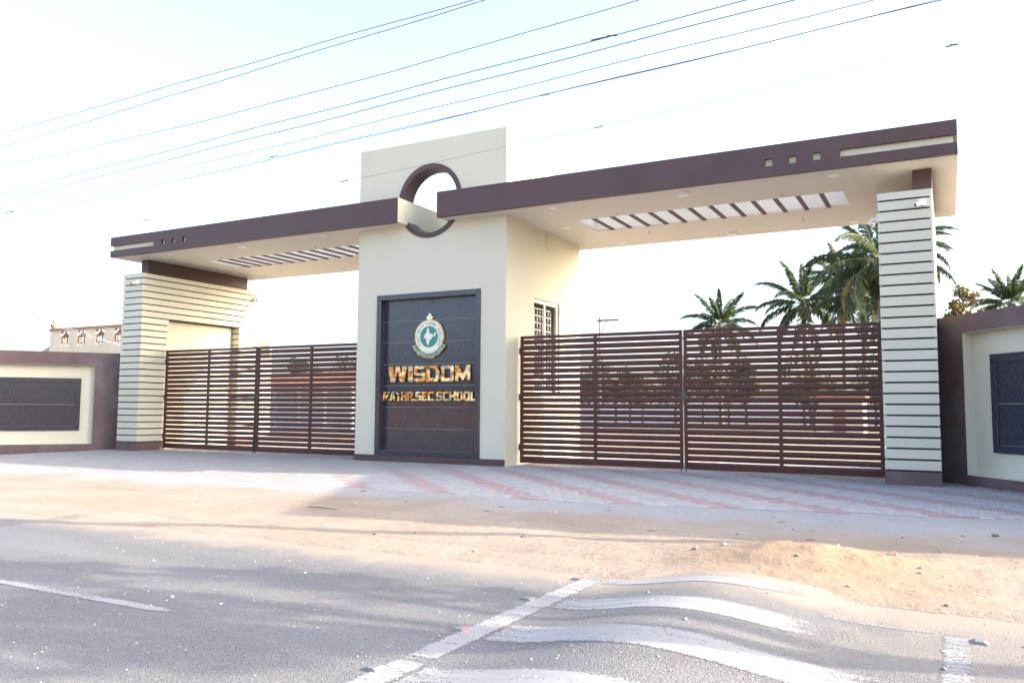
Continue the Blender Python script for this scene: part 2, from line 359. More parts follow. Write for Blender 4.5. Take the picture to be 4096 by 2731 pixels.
# ------------------------------------------------------------------ terrain height
def hump(x): 
    if x < 13.05 or x > 15.5: return 0.0
    t = (x-13.05)/(14.15-13.05) if x < 14.15 else (15.5-x)/(15.5-14.15)
    return 0.125*(0.5-0.5*math.cos(math.pi*t))
def slope_left(x): return -0.083*max(0.0, -11.0-x) if x > -20 else -0.747
def h_ground(x, y):
    z = slope_left(x)
    if y < -6.2 and y > -30:
        k = sstep((-6.2-y)/1.2)
        n1 = noise.noise(Vector((x*0.55, y*0.8, 3.1))); n2 = noise.noise(Vector((x*2.3, y*2.6, 9.0))); n3 = noise.noise(Vector((x*7, y*7, 1.0)))
        a = 1.0 if -25 < x < 40 else 0.3
        z += k*a*(0.030*n1+0.012*n2+0.005*n3+0.008)
        m = 0.20*math.exp(-((x-14.6)/0.95)**2-((y+10.95)/0.72)**2)+0.075*math.exp(-((x-16.1)/1.3)**2-((y+10.65)/0.6)**2)+0.04*math.exp(-((x-12.4)/1.4)**2-((y+11.0)/0.5)**2)
        z += m*(1+0.14*n2+0.10*n3)
        # ruts left by tyres along the verge
        for yr in (-11.55, -9.35): z -= 0.018*math.exp(-((y-yr-0.12*n1)/0.10)**2)
    if y < -12.1:                               # dips below the carriageway
        z -= 0.16*sstep((-12.1-y)/0.9)
        if y < -18.0: z += 0.15*sstep((-18.0-y)/0.7)
    elif y > -12.1: z += 0.0
    if -8 < y < 0.9 or y >= 0.9: z -= 0.014*(1-sstep((-6.2-y)/1.0))
    return z

def span(a, b, d):
    n = max(1, int(round((b-a)/d))); return [a+(b-a)*i/n for i in range(n)]
xs = [-2500, -900, -350, -150]+span(-80, -20, 10)+span(-20, 2, 0.5)+span(2, 18, 0.07)+span(18, 30, 0.5)+span(30, 80, 10)+[80, 150, 350, 900, 2500]
ys = [-2500, -900, -350, -120, -60]+span(-45, -19.5, 1.7)+span(-19.5, -12.9, 0.4)+span(-12.9, -7.5, 0.06)+span(-7.5, 2, 0.35)+span(2, 30, 4)+span(30, 120, 15)+[120, 300, 900, 2500]
g = MB()
for y in ys:
    for x in xs: g.v.append((x, y, h_ground(x, y)))
nx = len(xs)
for j in range(len(ys)-1):
    for i in range(nx-1): g.f.append((j*nx+i, j*nx+i+1, (j+1)*nx+i+1, (j+1)*nx+i))
struct(g.build('ground', M['ground'], smooth=True))

# road with a speed hump
rx = [-900, -300, -100]+span(-60, 12, 2.0)+span(12, 17, 0.08)+span(17, 61, 2.0)+[61, 100, 300, 900]
ry = span(-18.35, -12.05, 0.35)+[-12.05]
g = MB()
for y in ry:
    for x in rx: g.v.append((x, y, hump(x)-0.03*((y+15.35)/3.0)**2+0.012))
nx = len(rx)
for j in range(len(ry)-1):
    for i in range(nx-1): g.f.append((j*nx+i, j*nx+i+1, (j+1)*nx+i+1, (j+1)*nx+i))
road = struct(g.build('road', M['road'], smooth=True))
def zroad(x, y): return hump(x)-0.03*((y+15.35)/3.0)**2+0.012

def marking(name, x0, x1, y0, y1, wear_fn, step=0.08, wob=0.0, skew=0.0):
    g = MB(); wear = []
    X = span(x0, x1, step)+[x1]; n = max(3, int((y1-y0)/0.06)); Yn = [i/n for i in range(n+1)]
    for t in Yn:
        for x in X:
            w_ = wob*noise.noise(Vector((x*3, y0*5+t*0.3, 4.0)))
            y = y0+(y1-y0)*t+w_+skew*(x-x0)
            g.v.append((x+0.02*noise.noise(Vector((y*9, x0, 2.0))), y, zroad(x, y)+0.004)); wear.append(wear_fn(x, y, t))
    m_ = len(X)
    for j in range(n):
        for i in range(m_-1): g.f.append((j*m_+i, j*m_+i+1, (j+1)*m_+i+1, (j+1)*m_+i))
    o = g.build(name, M['paint'], road)
    at = o.data.attributes.new('wear', 'FLOAT', 'POINT'); at.data.foreach_set('value', wear)
    return o
ed = lambda t: 0.30*max(0, abs(t-0.5)*2-0.72)/0.28
for i, (a, b, e) in enumerate(((-12.66, -12.30, 15.2), (-13.80, -13.32, 15.5), (-14.86, -14.36, 16.0), (-15.98, -15.48, 16.2), (-17.05, -16.55, 16.2))):
    marking('zebra_stripe', 13.06, e, a, b, lambda x, y, t, e=e: 0.02+ed(t)+0.6*sstep((x-e+0.9)/0.9)+0.12*sstep((13.5-x)/0.4), wob=0.03)
marking('cross_line', 12.80, 13.03, -18.1, -12.25, lambda x, y, t: 0.05+0.28*max(0, abs(x-12.915)/0.115-0.75)/0.25+0.3*sstep((y+12.6)/0.3)+0.25*math.exp(-((y+15.42)/0.07)**2), step=0.03)
marking('cross_line', 15.84, 16.03, -12.2, -11.72, lambda x, y, t: 0.12+0.2*max(0, abs(x-15.93)/0.1-0.7)/0.3, step=0.03)
marking('cross_line', 15.84, 16.03, -18.0, -12.92, lambda x, y, t: 0.14+0.25*max(0, abs(x-15.93)/0.1-0.6)/0.4+0.3*sstep((y+13.2)/0.3), step=0.03)
for x0 in (-6.8, 6.2, 19.2): marking('centre_line_dash', x0, x0+4.5, -15.41, -15.285, lambda x, y, t, x0=x0: 0.03+0.2*max(0, abs(t-0.5)*2-0.8)/0.2+0.35*sstep((x-x0-4.2)/0.3), step=0.15)
for (x0, x1, y) in ((14.9, 15.8, -12.30), (15.0, 15.8, -13.05)): marking('smeared_paint', x0, x1, y-0.05, y+0.05, lambda x, y, t: 0.27+ed(t), wob=0.04)

# road studs
me_b = bpy.data.meshes.new('stud_body')
g = MB(); g.v = [(-.06, -.055, 0), (.06, -.055, 0), (.06, .055, 0), (-.06, .055, 0), (-.028, -.045, .020), (.028, -.045, .020), (.028, .045, .020), (-.028, .045, .020)]
g.f = [(0, 3, 2, 1), (4, 5, 6, 7), (0, 1, 5, 4), (1, 2, 6, 5), (2, 3, 7, 6), (3, 0, 4, 7)]
me_b = g.mesh('stud_body', M['stud'])
g = MB(); g.quad((0.032, -.040, .0195), (0.052, -.040, .0068), (0.052, .040, .0068), (0.032, .040, .0195)); me_r = g.mesh('stud_reflector', M['stud_red'])
for (x, y) in ((12.78, -12.56), (12.77, -13.58), (12.79, -14.69), (12.80, -15.70), (16.06, -12.04), (16.07, -13.18)):
    t = thing('road_stud', (x, y, zroad(x, y)+(.012 if y > -12.2 else 0)), 'small grey road stud beside painted line across the road', 'road stud', 'road studs along the crossing lines', rotz=rnd.uniform(-.1, .1))
    o = place('stud_body', me_b, t, (0, 0, 0))
    if (x, y) in ((12.79, -14.69), (12.78, -12.56)): place('reflector', me_r, t, (0, 0, 0.0015))

# ------------------------------------------------------------------ paving blocks
P_ = 0.193
def apron_front(x): return -6.72 if x < 10.5 else -6.72+(x-10.5)*0.20
apron = thing('paved_apron', (2.6, -3.0, 0), None, None); tag(apron, kind='structure')
def paver_geo(w_, d_):
    g = MB(); c = 0.006; a, b = w_/2-0.003, d_/2-0.003
    zig = 0.012
    base = [(-a, -b), (a, -b), (a+zig*0.5, 0), (a, b), (-a, b), (-a+zig*0.5, 0)]
    tp = [(x*(1-c/a), y*(1-c/b)) for x, y in base]
    n = 6
    g.v = [(x, y, -0.03) for x, y in base]+[(x, y, -0.005) for x, y in base]+[(x, y, 0) for x, y in tp]
    for k in range(2): g.f += [(k*n+i, k*n+(i+1) % n, (k+1)*n+(i+1) % n, (k+1)*n+i) for i in range(n)]
    g.f.append(tuple(2*n+i for i in range(n)))
    return g
pg = paver_geo(P_, P_); me_pg = pg.mesh('paver_grey', M['paver_grey']); me_pr = pg.mesh('paver_red', M['paver_red'])
camxy = Vector((15.94, -19.843))
pv = []
j = 0
y = 8.0
while y > -7.0:
    x = -12.0+(P_/2 if j % 2 else 0)
    while x < 18.6:
        ok = y > apron_front(x)
        if 0.0 < x < 5.17 and 0 < y: ok = False
        fl = 1.12-(x-15.72)*1.3 if x > 15.72 else (1.12-(-10.55-x)*1.3 if x < -10.55 else 9)
        if y > fl: ok = False
        if ok:
            s_ = ((x+y-8.45)/1.93) % 1.0
            red = s_ < 0.17 or s_ > 0.83
            pv.append((x, y, red))
        x += P_
    y -= P_; j += 1
def visk(p):
    d = Vector((p[0], p[1]))-camxy; a = math.atan2(d.x, d.y)+YAW
    return d.length if abs(a) < R(32.5) else 1e6
pv.sort(key=visk)
gs = {False: MB(), True: MB()}
for i, (x, y, red) in enumerate(pv):
    z = h_ground(x, y)+0.014 if y > -6.0 else slope_left(x)
    z = slope_left(x)+rnd.uniform(-0.002, 0.002)
    if i < 300:
        o = place('paver', me_pr if red else me_pg, apron, (x, y, z), (rnd.uniform(-.006, .006), rnd.uniform(-.006, .006), rnd.uniform(-.012, .012)))
    else:
        g = gs[red]; b = len(g.v)
        g.v += [(x+vx, y+vy, z+vz) for vx, vy, vz in pg.v]; g.f += [tuple(b+q for q in f) for f in pg.f]
for red in (False, True):
    tag(gs[red].build('pavers', M['paver_red' if red else 'paver_grey'], apron), kind='stuff')

# ------------------------------------------------------------------ gateway
WP = 5.17; ZS = 7.0; HC = 0.74; ZT = 9.5; YF = -0.51; YB = 5.75
gw = thing('entrance_gateway', (WP/2, 0, 0), 'cream and brown entrance gateway with tall tower, two flat canopies and striped columns', 'gateway')
PX0, PX1, PZ0, PZ1 = 0.75, 4.37, 0.185, 4.945          # granite sign panel opening
g = MB()
SL = 0.5                                                # thickness of the front slab
g.box(0, PX0, 0, SL, -0.3, 5.0).box(PX1, WP, 0, SL, -0.3, 5.0).box(PX0, PX1, 0, SL, PZ1, 5.0).box(PX0, PX1, 0, SL, -0.3, PZ0).box(PX0, PX1, 0.26, SL, PZ0, PZ1)
CX, CZ, RO, RI = 2.6, 7.67, 1.11, 0.96
ang = sorted([2*math.pi*k/72 for k in range(72)]+[math.atan2(zc-CZ, xc-CX) % (2*math.pi) for xc in (0, WP) for zc in (5.0, ZT)])
def rectpt(a):
    c, s = math.cos(a), math.sin(a); t = 1e9
    if c > 1e-9: t = min(t, (WP-CX)/c)
    if c < -1e-9: t = min(t, (0-CX)/c)
    if s > 1e-9: t = min(t, (ZT-CZ)/s)
    if s < -1e-9: t = min(t, (5.0-CZ)/s)
    return CX+c*t, CZ+s*t
b = len(g.v); n = len(ang)
for a in ang:
    rx_, rz_ = rectpt(a); cx_, cz_ = CX+(RO-.01)*math.cos(a), CZ+(RO-.01)*math.sin(a)
    g.v += [(rx_, 0, rz_), (cx_, 0, cz_), (rx_, SL, rz_), (cx_, SL, cz_)]
for i in range(n):
    k, l = b+4*i, b+4*((i+1) % n)
    g.f += [(k, k+1, l+1, l), (k+2, l+2, l+3, k+3), (k+1, k+3, l+3, l+1), (k, l, l+2, k+2)]
tower = g.build('tower_slab', M['cream'], gw)
# ring round the opening
g = MB(); n = 72
prof = [(RO, -0.025), (RI, -0.025), (RI, SL+0.02), (RO, SL+0.02)]
for i in range(n):
    a = 2*math.pi*i/n
    g.v += [(CX+r*math.cos(a), y, CZ+r*math.sin(a)) for r, y in prof]
for i in range(n):
    for k in range(4):
        k2 = (k+1) % 4; i2 = (i+1) % n; g.f.append((i*4+k, i*4+k2, i2*4+k2, i2*4+k))
o = g.build('round_opening_ring', M['brown'], gw, smooth=True); o.data.set_sharp_from_angle(angle=R(35))
# tower room behind the slab
WY0, WY1, WZ0, WZ1 = 1.75, 3.57, 2.0, 4.85
g = MB()
def wall_x(g, x0, x1, y0, y1, z0, z1, oy0, oy1, oz0, oz1):
    g.box(x0, x1, y0, oy0, z0, z1).box(x0, x1, oy1, y1, z0, z1).box(x0, x1, oy0, oy1, oz1, z1).box(x0, x1, oy0, oy1, z0, oz0)
wall_x(g, 4.95, WP, SL, WP, -0.3, ZS+.02, WY0, WY1, WZ0, WZ1)
wall_x(g, 0.0, 0.22, SL, WP, -0.3, ZS+.02, 2.0, 4.4, 1.2, 4.6)
g.box(0.22, 4.95, WP-.22, WP, -0.3, ZS+.02).box(0.22, 4.95, SL, WP-.22, 6.45, 6.6)
g.build('guard_room', M['cream'], gw)
MB().box(3.25, 5.12, SL+.001, 3.2, ZS+HC-.05, 9.3).build('added_sun_block', M['cream'], gw)  # unseen block added to keep sun off the round opening and canopy end
MB().box(-.012, WP-.0, -.02, -.001, -.3, .185).build('plinth', M['brown'], gw)
# window with frame, glass and bars
win = MB().box(5.03, 5.10, WY0, WY0+.09, WZ0, WZ1).box(5.03, 5.10, WY1-.09, WY1, WZ0, WZ1).box(5.03, 5.10, WY0+.09, WY1-.09, WZ1-.11, WZ1).box(5.03, 5.10, WY0+.09, WY1-.09, WZ0, WZ0+.1).build('window', M['upvc'], gw, bevel=.006)
g = MB()
MB().box(5.04, 5.09, 2.63, 2.69, WZ0+.1, WZ1-.11).build('mullion', M['upvc'], win)
for k in range(12):
    z = WZ0+.22+k*.215
    MB().box(4.985, 4.997, WY0+.05, WY1-.33, z, z+.022).build('grille_bar', M['grille_white'], win)
for k in range(8):
    y_ = WY0+.16+k*.19
    MB().box(4.999, 5.011, y_, y_+.02, WZ0+.1, WZ1-.3).build('grille_bar', M['grille_white'], win)
# frame on the opposite opening of the room
w2 = MB().box(.08, .15, 2.0, 2.08, 1.2, 4.6).box(.08, .15, 4.32, 4.4, 1.2, 4.6).box(.08, .15, 2.08, 4.32, 4.5, 4.6).box(.08, .15, 2.08, 4.32, 1.2, 1.3).box(.08, .15, 3.16, 3.22, 1.3, 4.5).build('window', M['upvc'], gw)
for k in range(14): MB().box(.16, .175, 2.08, 4.32, 1.42+k*.22, 1.44+k*.22).build('grille_bar', M['metal_dark'], w2)

def canopy(side):
    # side=+1: canopy over the gate by the barred window; -1 mirrored about the tower axis
    mx = (lambda x: x) if side > 0 else (lambda x: WP-x)
    def bx(g, x0, x1, *r): a, b = sorted((mx(x0), mx(x1))); g.box(a, b, *r); return g
    x0, x1 = 3.18, 16.27
    if side < 0: x0 = WP-1.81
    hx0, hx1, hy0, hy1 = 6.55, 13.77, 1.66, 3.36
    zt = ZS+HC-.06
    g = MB()
    bx(g, x0, hx0, YF+.12, YB, ZS+.004, zt); bx(g, hx1, x1-.12, YF+.12, YB, ZS+.004, zt)
    bx(g, hx0, hx1, YF+.12, hy0, ZS+.004, zt); bx(g, hx0, hx1, hy1, YB, ZS+.004, zt)
    bx(g, x1-.1195, x1-.001, YF+.12, YB+.11, ZS+.004, ZS+.034); bx(g, x0, x1-.12, YB+.0005, YB+.109, ZS+.004, ZS+.034)
    body = g.build('canopy_slab', M['soffit'], gw)
    # fascia with three square holes and a long slot
    g = MB(); y0, y1 = YF, YF+.119
    za, zb = ZS+.245, ZS+.415
    sq = [(12.31, 12.48), (12.84, 13.01), (13.37, 13.54)]
    bx(g, x0, x1, y0, y1, ZS, za); bx(g, x0, x1, y0, y1, zb, ZS+HC)
    e = x0
    for a, b in sq+[(13.95, None)]:
        bx(g, e, a, y0, y1, za, zb); e = b
    # outer end returns, slot carried round the corner, and the back fascia
    bx(g, x1-.119, x1, y1, YB, ZS+.035, za); bx(g, x1-.119, x1, y1, YB, zb, ZS+HC)
    bx(g, x0, x1, YB+.001, YB+.11, ZS+.035, ZS+HC)
    f = g.build('fascia', M['brown'], gw)
    g = MB(); bx(g, 12.25, x1-.08, y1-.035, y1-.001, za-.02, zb+.02); bx(g, x1-.115, x1-.08, y1, YB, za-.02, zb+.02)
    g.build('slot_lining', M['cream'], gw)
    g = MB(); bx(g, x0-.004 if side > 0 else x0-.02, x0-.001, YF+.004, YB, ZS+.006, ZS+HC-.004)
    g.build('end_face', M['cream'], gw)
    for k in range(12):
        g = MB(); xb = 7.0+k*.563; bx(g, xb, xb+.11, hy0-.02, hy1+.02, ZS+.012, ZS+.05)
        g.build('skylight_bar', M['brown'], gw)
    # coping
    g = MB(); bx(g, x0, hx0, YF+.12, YB, zt+.001, zt+.02); bx(g, hx1, x1, YF+.12, YB, zt+.001, zt+.02); bx(g, hx0, hx1, YF+.12, hy0, zt+.001, zt+.02); bx(g, hx0, hx1, hy1, YB, zt+.001, zt+.02)
    g.build('roof_sheet', M['concrete'], gw)
    e = .012; g = MB(); bx(g, hx0, hx0+e, hy0+e, hy1-e, ZS+.06, zt+.03); bx(g, hx1-e, hx1, hy0+e, hy1-e, ZS+.06, zt+.03); bx(g, hx0, hx1, hy0, hy0+e, ZS+.06, zt+.03); bx(g, hx0, hx1, hy1-e, hy1, ZS+.06, zt+.03)
    g.build('skylight_lining', M['white'], gw)
    g = MB(); bx(g, hx0+e+.001, hx1-e-.001, hy0+e+.001, hy1-e-.001, zt-.10, zt-.09); g.build('skylight_sheet', M['polycarb'], gw)
for s in (-1, 1): canopy(s)

# striped columns
def column(side):
    mx = (lambda x: x) if side < 0 else (lambda x: WP-x)
    x0, x1, y0, y1, zt = -10.58, -9.5, -.30, 5.42, 6.36
    ny0, ny1, nx = .87, 4.29, -9.9
    def poly(full, ins=0.0):
        if full: p = [(x0+ins, y0+ins), (x1-ins, y0+ins), (x1-ins, y1-ins), (x0+ins, y1-ins)]
        else: p = [(x0+ins, y0+ins), (x1-ins, y0+ins), (x1-ins, ny0-ins), (nx-ins, ny0-ins), (nx-ins, ny1+ins), (x1-ins, ny1+ins), (x1-ins, y1-ins), (x0+ins, y1-ins)]
        if side > 0: p = [(mx(x), y) for x, y in reversed(p)]
        return p
    gz = [.31+.235*k for k in range(26)]
    nz = gz[19]-.0175
    core = MB().prism(poly(False, .045), -.3, nz+.02).prism(poly(True, .045), nz+.021, zt-.03).build('column_core', M['dark_groove'], gw)
    MB().prism(poly(False, -.004), -.3, .2925).build('plinth', M['brown_wall'], core)
    for k in range(26):
        a = gz[k]+.0195; b = gz[k+1]-.0195 if k < 25 else zt
        MB().prism(poly(k >= 19), a, b).build('cladding_board', M['cream_warm'], core, bevel=.004, segs=1)
    a, b = sorted((mx(nx-.05), mx(nx+.012)))
    MB().box(a, b, ny0+.001, ny1-.001, -.3, nz).build('niche_panel', M['cream'], core)
    a, b = sorted((mx(-10.6+.02), mx(-10.19)))
    MB().box(a, b, .44, 5.32, zt-.02, ZS+.02).build('column_neck', M['brown'], gw)
for s in (-1, 1): column(s)

# ------------------------------------------------------------------ granite sign with name and emblem
sign = thing('granite_sign', (2.56, 0, .185), 'tall black granite sign with crest and gold letters on cream tower', 'sign')
fw = .155
def mitre(p0, p1, p2, p3, y0, y1, s=sign, m='granite'):
    MB().yprism([p0, p1, p2, p3], y0, y1).build('frame_piece', M[m], s, bevel=.008, segs=1)
a0, a1, b0, b1 = PX0, PX1, PZ0, PZ1
mitre((a0, b0), (a1, b0), (a1-fw, b0+fw), (a0+fw, b0+fw), -.035, .22)
mitre((a1, b0), (a1, b1), (a1-fw, b1-fw), (a1-fw, b0+fw), -.035, .22)
mitre((a1, b1), (a0, b1), (a0+fw, b1-fw), (a1-fw, b1-fw), -.035, .22)
mitre((a0, b1), (a0, b0), (a0+fw, b0+fw), (a0+fw, b1-fw), -.035, .22)
zt_ = [PZ0+fw, .97, 1.6, 2.235, 2.87, 3.515, 4.155, PZ1-fw]
TY = .175
for k in range(7):
    MB().box(a0+fw+.001, a1-fw-.001, TY, TY+.003, zt_[k]+.0045, zt_[k+1]-.0045).build('granite_tile', M['granite'], sign)
MB().box(a0+fw, a1-fw, TY+.004, .25, PZ0+fw, PZ1-fw).build('grout', M['concrete'], sign)

S = 0.30
def chamf(x0, x1, z0, z1, c, sides):      # rectangle with some corners cut: sides subset of 'bl','br','tr','tl'
    p = []
    p += [(x0, z0+c), (x0+c, z0)] if 'bl' in sides else [(x0, z0)]
    p += [(x1-c, z0), (x1, z0+c)] if 'br' in sides else [(x1, z0)]
    p += [(x1, z1-c), (x1-c, z1)] if 'tr' in sides else [(x1, z1)]
    p += [(x0+c, z1), (x0, z1-c)] if 'tl' in sides else [(x0, z1)]
    return p
def glyph(ch, w_):
    """convex pieces in a cell of width w_, height 1"""
    s = 0.27 if w_ > .6 else .22; v = 0.21; W = w_; c = .11
    bx = lambda a, b, c_, d: [(a, c_), (b, c_), (b, d), (a, d)]
    if ch == 'I': return [bx(0, W, 0, 1)]
    if ch == '.': return [bx(0, W, 0, .2)]
    if ch == 'L': return [bx(0, s, 0, 1), bx(s, W, 0, v)]
    if ch == 'T': return [bx(0, W, 1-v, 1), bx(W/2-s/2, W/2+s/2, 0, 1-v)]
    if ch == 'H': return [bx(0, s, 0, 1), bx(W-s, W, 0, 1), bx(s, W-s, .5-v/2, .5+v/2)]
    if ch == 'E': return [bx(0, s, 0, 1), bx(s, W, 0, v), bx(s, W, 1-v, 1), bx(s, W*.85, .5-v/2, .5+v/2)]
    if ch == 'C': return [chamf(0, s, 0, 1, c, ('bl', 'tl')), bx(s, W, 0, v), bx(s, W, 1-v, 1)]
    if ch == 'O': return [chamf(0, s, 0, 1, c, ('bl', 'tl')), chamf(W-s, W, 0, 1, c, ('br', 'tr')), bx(s, W-s, 0, v), bx(s, W-s, 1-v, 1)]
    if ch == 'D': return [bx(0, s, 0, 1), chamf(W-s, W, 0, 1, c*1.4, ('br', 'tr')), bx(s, W-s, 0, v), bx(s, W-s, 1-v, 1)]
    if ch == 'S': return [chamf(0, s, .5-v/2, 1, c, ('bl', 'tl')), bx(s, W, 1-v, 1), bx(s, W-s, .5-v/2, .5+v/2), chamf(W-s, W, 0, .5+v/2, c, ('br', 'tr')), bx(0, W-s, 0, v)]
    if ch == 'R': return [bx(0, s, 0, 1), chamf(W-s, W, .42, 1, c, ('br', 'tr')), bx(s, W-s, 1-v, 1), bx(s, W-s, .36, .36+v), [(W-s*1.1, 0), (W, 0), (W-s*.35, .36), (W-s*1.45, .36)]]
    if ch == 'A': return [[(0, 0), (s, 0), (W/2, .86), (W/2, 1), (W/2-s*.6, 1)], [(W-s, 0), (W, 0), (W/2+s*.6, 1), (W/2, 1), (W/2, .86)], [(s*1.15, .2), (W-s*1.15, .2), (W-s*1.42, .4), (s*1.42, .4)]]
    if ch == 'M': return [bx(0, s*.9, 0, 1), bx(W-s*.9, W, 0, 1), [(s*.9, .42), (W/2, 0), (W/2, .45), (s*.9, 1)], [(W/2, 0), (W-s*.9, .42), (W-s*.9, 1), (W/2, .45)]]
    if ch == 'W':
        q = W/4
        return [[(q*.55, 0), (q*1.45, 0), (q*1.0, 1), (0, 1)], [(q*1.45, 0), (q*1.75, .35), (q*2, .75), (q*2, 1), (q*1.55, 1), (q*1.25, .45)], [(q*2, .75), (q*2.25, .35), (q*2.55, 0), (q*2.75, .45), (q*2.45, 1), (q*2, 1)], [(q*2.55, 0), (q*3.45, 0), (W, 1), (q*3.0, 1)]]
def letter(ch, x0, x1, z0, z1, y0=.105, y1=.168):
    hgt = z1-z0; g = MB()
    for p in glyph(ch, (x1-x0)/hgt): g.yprism([(x0+a*hgt, z0+b*hgt) for a, b in p], y0, y1)
    g.build('letter', M['gold'], sign)
for ch, a, b in zip('WISDOM', (1.12, 1.84, 2.05, 2.49, 2.99, 3.48), (1.81, 2.01, 2.47, 2.94, 3.44, 3.98)): letter(ch, a, b, 2.345, 2.80)
for ch, a, b in zip('MATHR.SEC.SCHOOL', (.93, 1.19, 1.41, 1.60, 1.82, 2.045, 2.11, 2.335, 2.55, 2.77, 2.84, 3.065, 3.29, 3.53, 3.76, 3.995),
                    (1.18, 1.40, 1.59, 1.80, 2.03, 2.09, 2.32, 2.53, 2.75, 2.82, 3.045, 3.27, 3.51, 3.74, 3.975, 4.19)): letter(ch, a, b, 1.79, 2.05)

# emblem
EX, EZ = 2.565, 3.655
def disc(r, y0, y1, name, m, par, x=EX, z=EZ, n=48):
    return MB().yprism([(x+r*math.cos(2*math.pi*k/n), z+r*math.sin(2*math.pi*k/n)) for k in range(n)], y0, y1).build(name, M[m], par)
emb = disc(.515, .12, .172, 'emblem', 'gold', sign)
disc(.492, .114, .119, 'outer_ring', 'enamel_cream', emb); disc(.478, .110, .1135, 'ring_line', 'enamel_text', emb); disc(.468, .106, .1095, 'inner_ring', 'enamel_cream', emb)
disc(.312, .102, .1055, 'green_field', 'enamel_green', emb)
def arc_band(r0, r1, a0_, a1_, y0, y1, name, m, n=40):
    g = MB()
    for i in range(n+1):
        a = a0_+(a1_-a0_)*i/n
        for r in (r0, r1):
            for y_ in (y0, y1): g.v.append((EX+r*math.cos(a), y_, EZ+r*math.sin(a)))
    for i in range(n):
        k, l = 4*i, 4*(i+1)
        g.f += [(k, l, l+2, k+2), (k+1, k+3, l+3, l+1), (k, k+1, l+1, l), (k+2, l+2, l+3, k+3)]
    g.f += [(0, 2, 3, 1), (4*n, 4*n+1, 4*n+3, 4*n+2)]
    return g.build(name, M[m], emb)
arc_band(.50, .630, R(205), R(335), .108, .17, 'banner_rim', 'gold')
arc_band(.505, .605, R(207), R(333), .100, .1075, 'banner', 'enamel_green')
arc_band(.545, .552, R(212), R(328), .0965, .0995, 'banner_line', 'gold')
# outline map
mp_ = [(-.16, .97), (-.02, 1.0), (.1, .93), (.14, .83), (.08, .74), (.14, .62), (.12, .52), (.2, .42), (.34, .33), (.5, .27), (.62, .22), (.66, .24), (.66, .15), (.7, .02), (.62, -.06), (.5, -.2), (.36, -.34), (.22, -.48), (.12, -.62), (.1, -.86), (.0, -1.0), (-.1, -.9), (-.2, -.66), (-.27, -.4), (-.3, -.16), (-.42, -.1), (-.52, -.2), (-.58, .02), (-.44, .08), (-.5, .24), (-.36, .34), (-.22, .5), (-.16, .66), (-.2, .8)]
mp2 = [(.72, .2), (.8, .28), (.98, .5), (1.12, .5), (1.1, .38), (1.0, .22), (.96, .04), (.9, -.08), (.86, .06), (.76, .08)]
k_ = .255
def tri_poly(poly, y_, y2, name, m):
    bm = bmesh.new(); vs_ = [bm.verts.new((EX-.03+x*k_, y_, EZ+z*k_)) for x, z in poly]
    f = bm.faces.new(vs_); 
    r_ = bmesh.ops.extrude_face_region(bm, geom=[f]); 
    for v_ in r_['geom']:
        if isinstance(v_, bmesh.types.BMVert): v_.co.y = y2
    bmesh.ops.triangulate(bm, faces=bm.faces[:]); bmesh.ops.recalc_face_normals(bm, faces=bm.faces[:])
    me = bpy.data.meshes.new(name); bm.to_mesh(me); bm.free(); me.materials.append(M[m])
    o0 = ORG[emb.name]
    for v_ in me.vertices: v_.co -= o0
    o = bpy.data.objects.new(name, me); COL.objects.link(o); o.parent = emb; return o
tri_poly(mp_, .1015, .098, 'map_outline', 'enamel_cream'); tri_poly(mp2, .1015, .098, 'map_outline', 'enamel_cream')
# lamp finial
g = MB(); g.yprism([(EX-.055, 4.15), (EX+.055, 4.15), (EX+.105, 4.2), (EX+.10, 4.245), (EX+.045, 4.27), (EX+.03, 4.32), (EX, 4.35), (EX-.03, 4.32), (EX-.04, 4.27), (EX-.10, 4.245), (EX-.105, 4.2)], .11, .17); g.build('lamp_finial', M['enamel_cream'], emb)
def text_mesh(s, size):
    cu = bpy.data.curves.new('txt', 'FONT'); cu.body = s; cu.size = size; cu.align_x = 'CENTER'; cu.extrude = 0.0; cu.offset = size*.018
    ob = bpy.data.objects.new('txt', cu); COL.objects.link(ob)
    bpy.context.view_layer.update()
    me = bpy.data.meshes.new_from_object(ob.evaluated_get(bpy.context.evaluated_depsgraph_get())); bpy.data.objects.remove(ob); bpy.data.curves.remove(cu)
    return me
TXT = {}
def arc_text(s, r, a_mid, da, size, m, y_, flip=False, name='lettering'):
    g = MB(); n = len(s)
    for i, ch in enumerate(s):
        if ch == ' ': continue
        key = (ch, size)
        if key not in TXT: TXT[key] = text_mesh(ch, size)
        me = TXT[key]
        a = a_mid+(-(i-(n-1)/2)*da if not flip else (i-(n-1)/2)*da)
        rot = a-math.pi/2 if not flip else a+math.pi/2
        ca, sa = math.cos(rot), math.sin(rot); b = len(g.v)
        for v_ in me.vertices:
            tx, tz = v_.co.x, v_.co.y
            g.v.append((EX+r*math.cos(a)+tx*ca-tz*sa, y_, EZ+r*math.sin(a)+tx*sa+tz*ca))
        for p in me.polygons: g.f.append(tuple(b+q for q in p.vertices))
    return tag(g.build(name, M[m], emb), kind='stuff')
arc_text('PIETY UNITY VIGOUR INTELLECT', .355, R(90), R(9.3), .105, 'enamel_text', .1035)
arc_text('WISDOM MATRIC HR. SEC. SCHOOL', .588, R(270), R(3.9), .05, 'enamel_cream', .0970, flip=True)

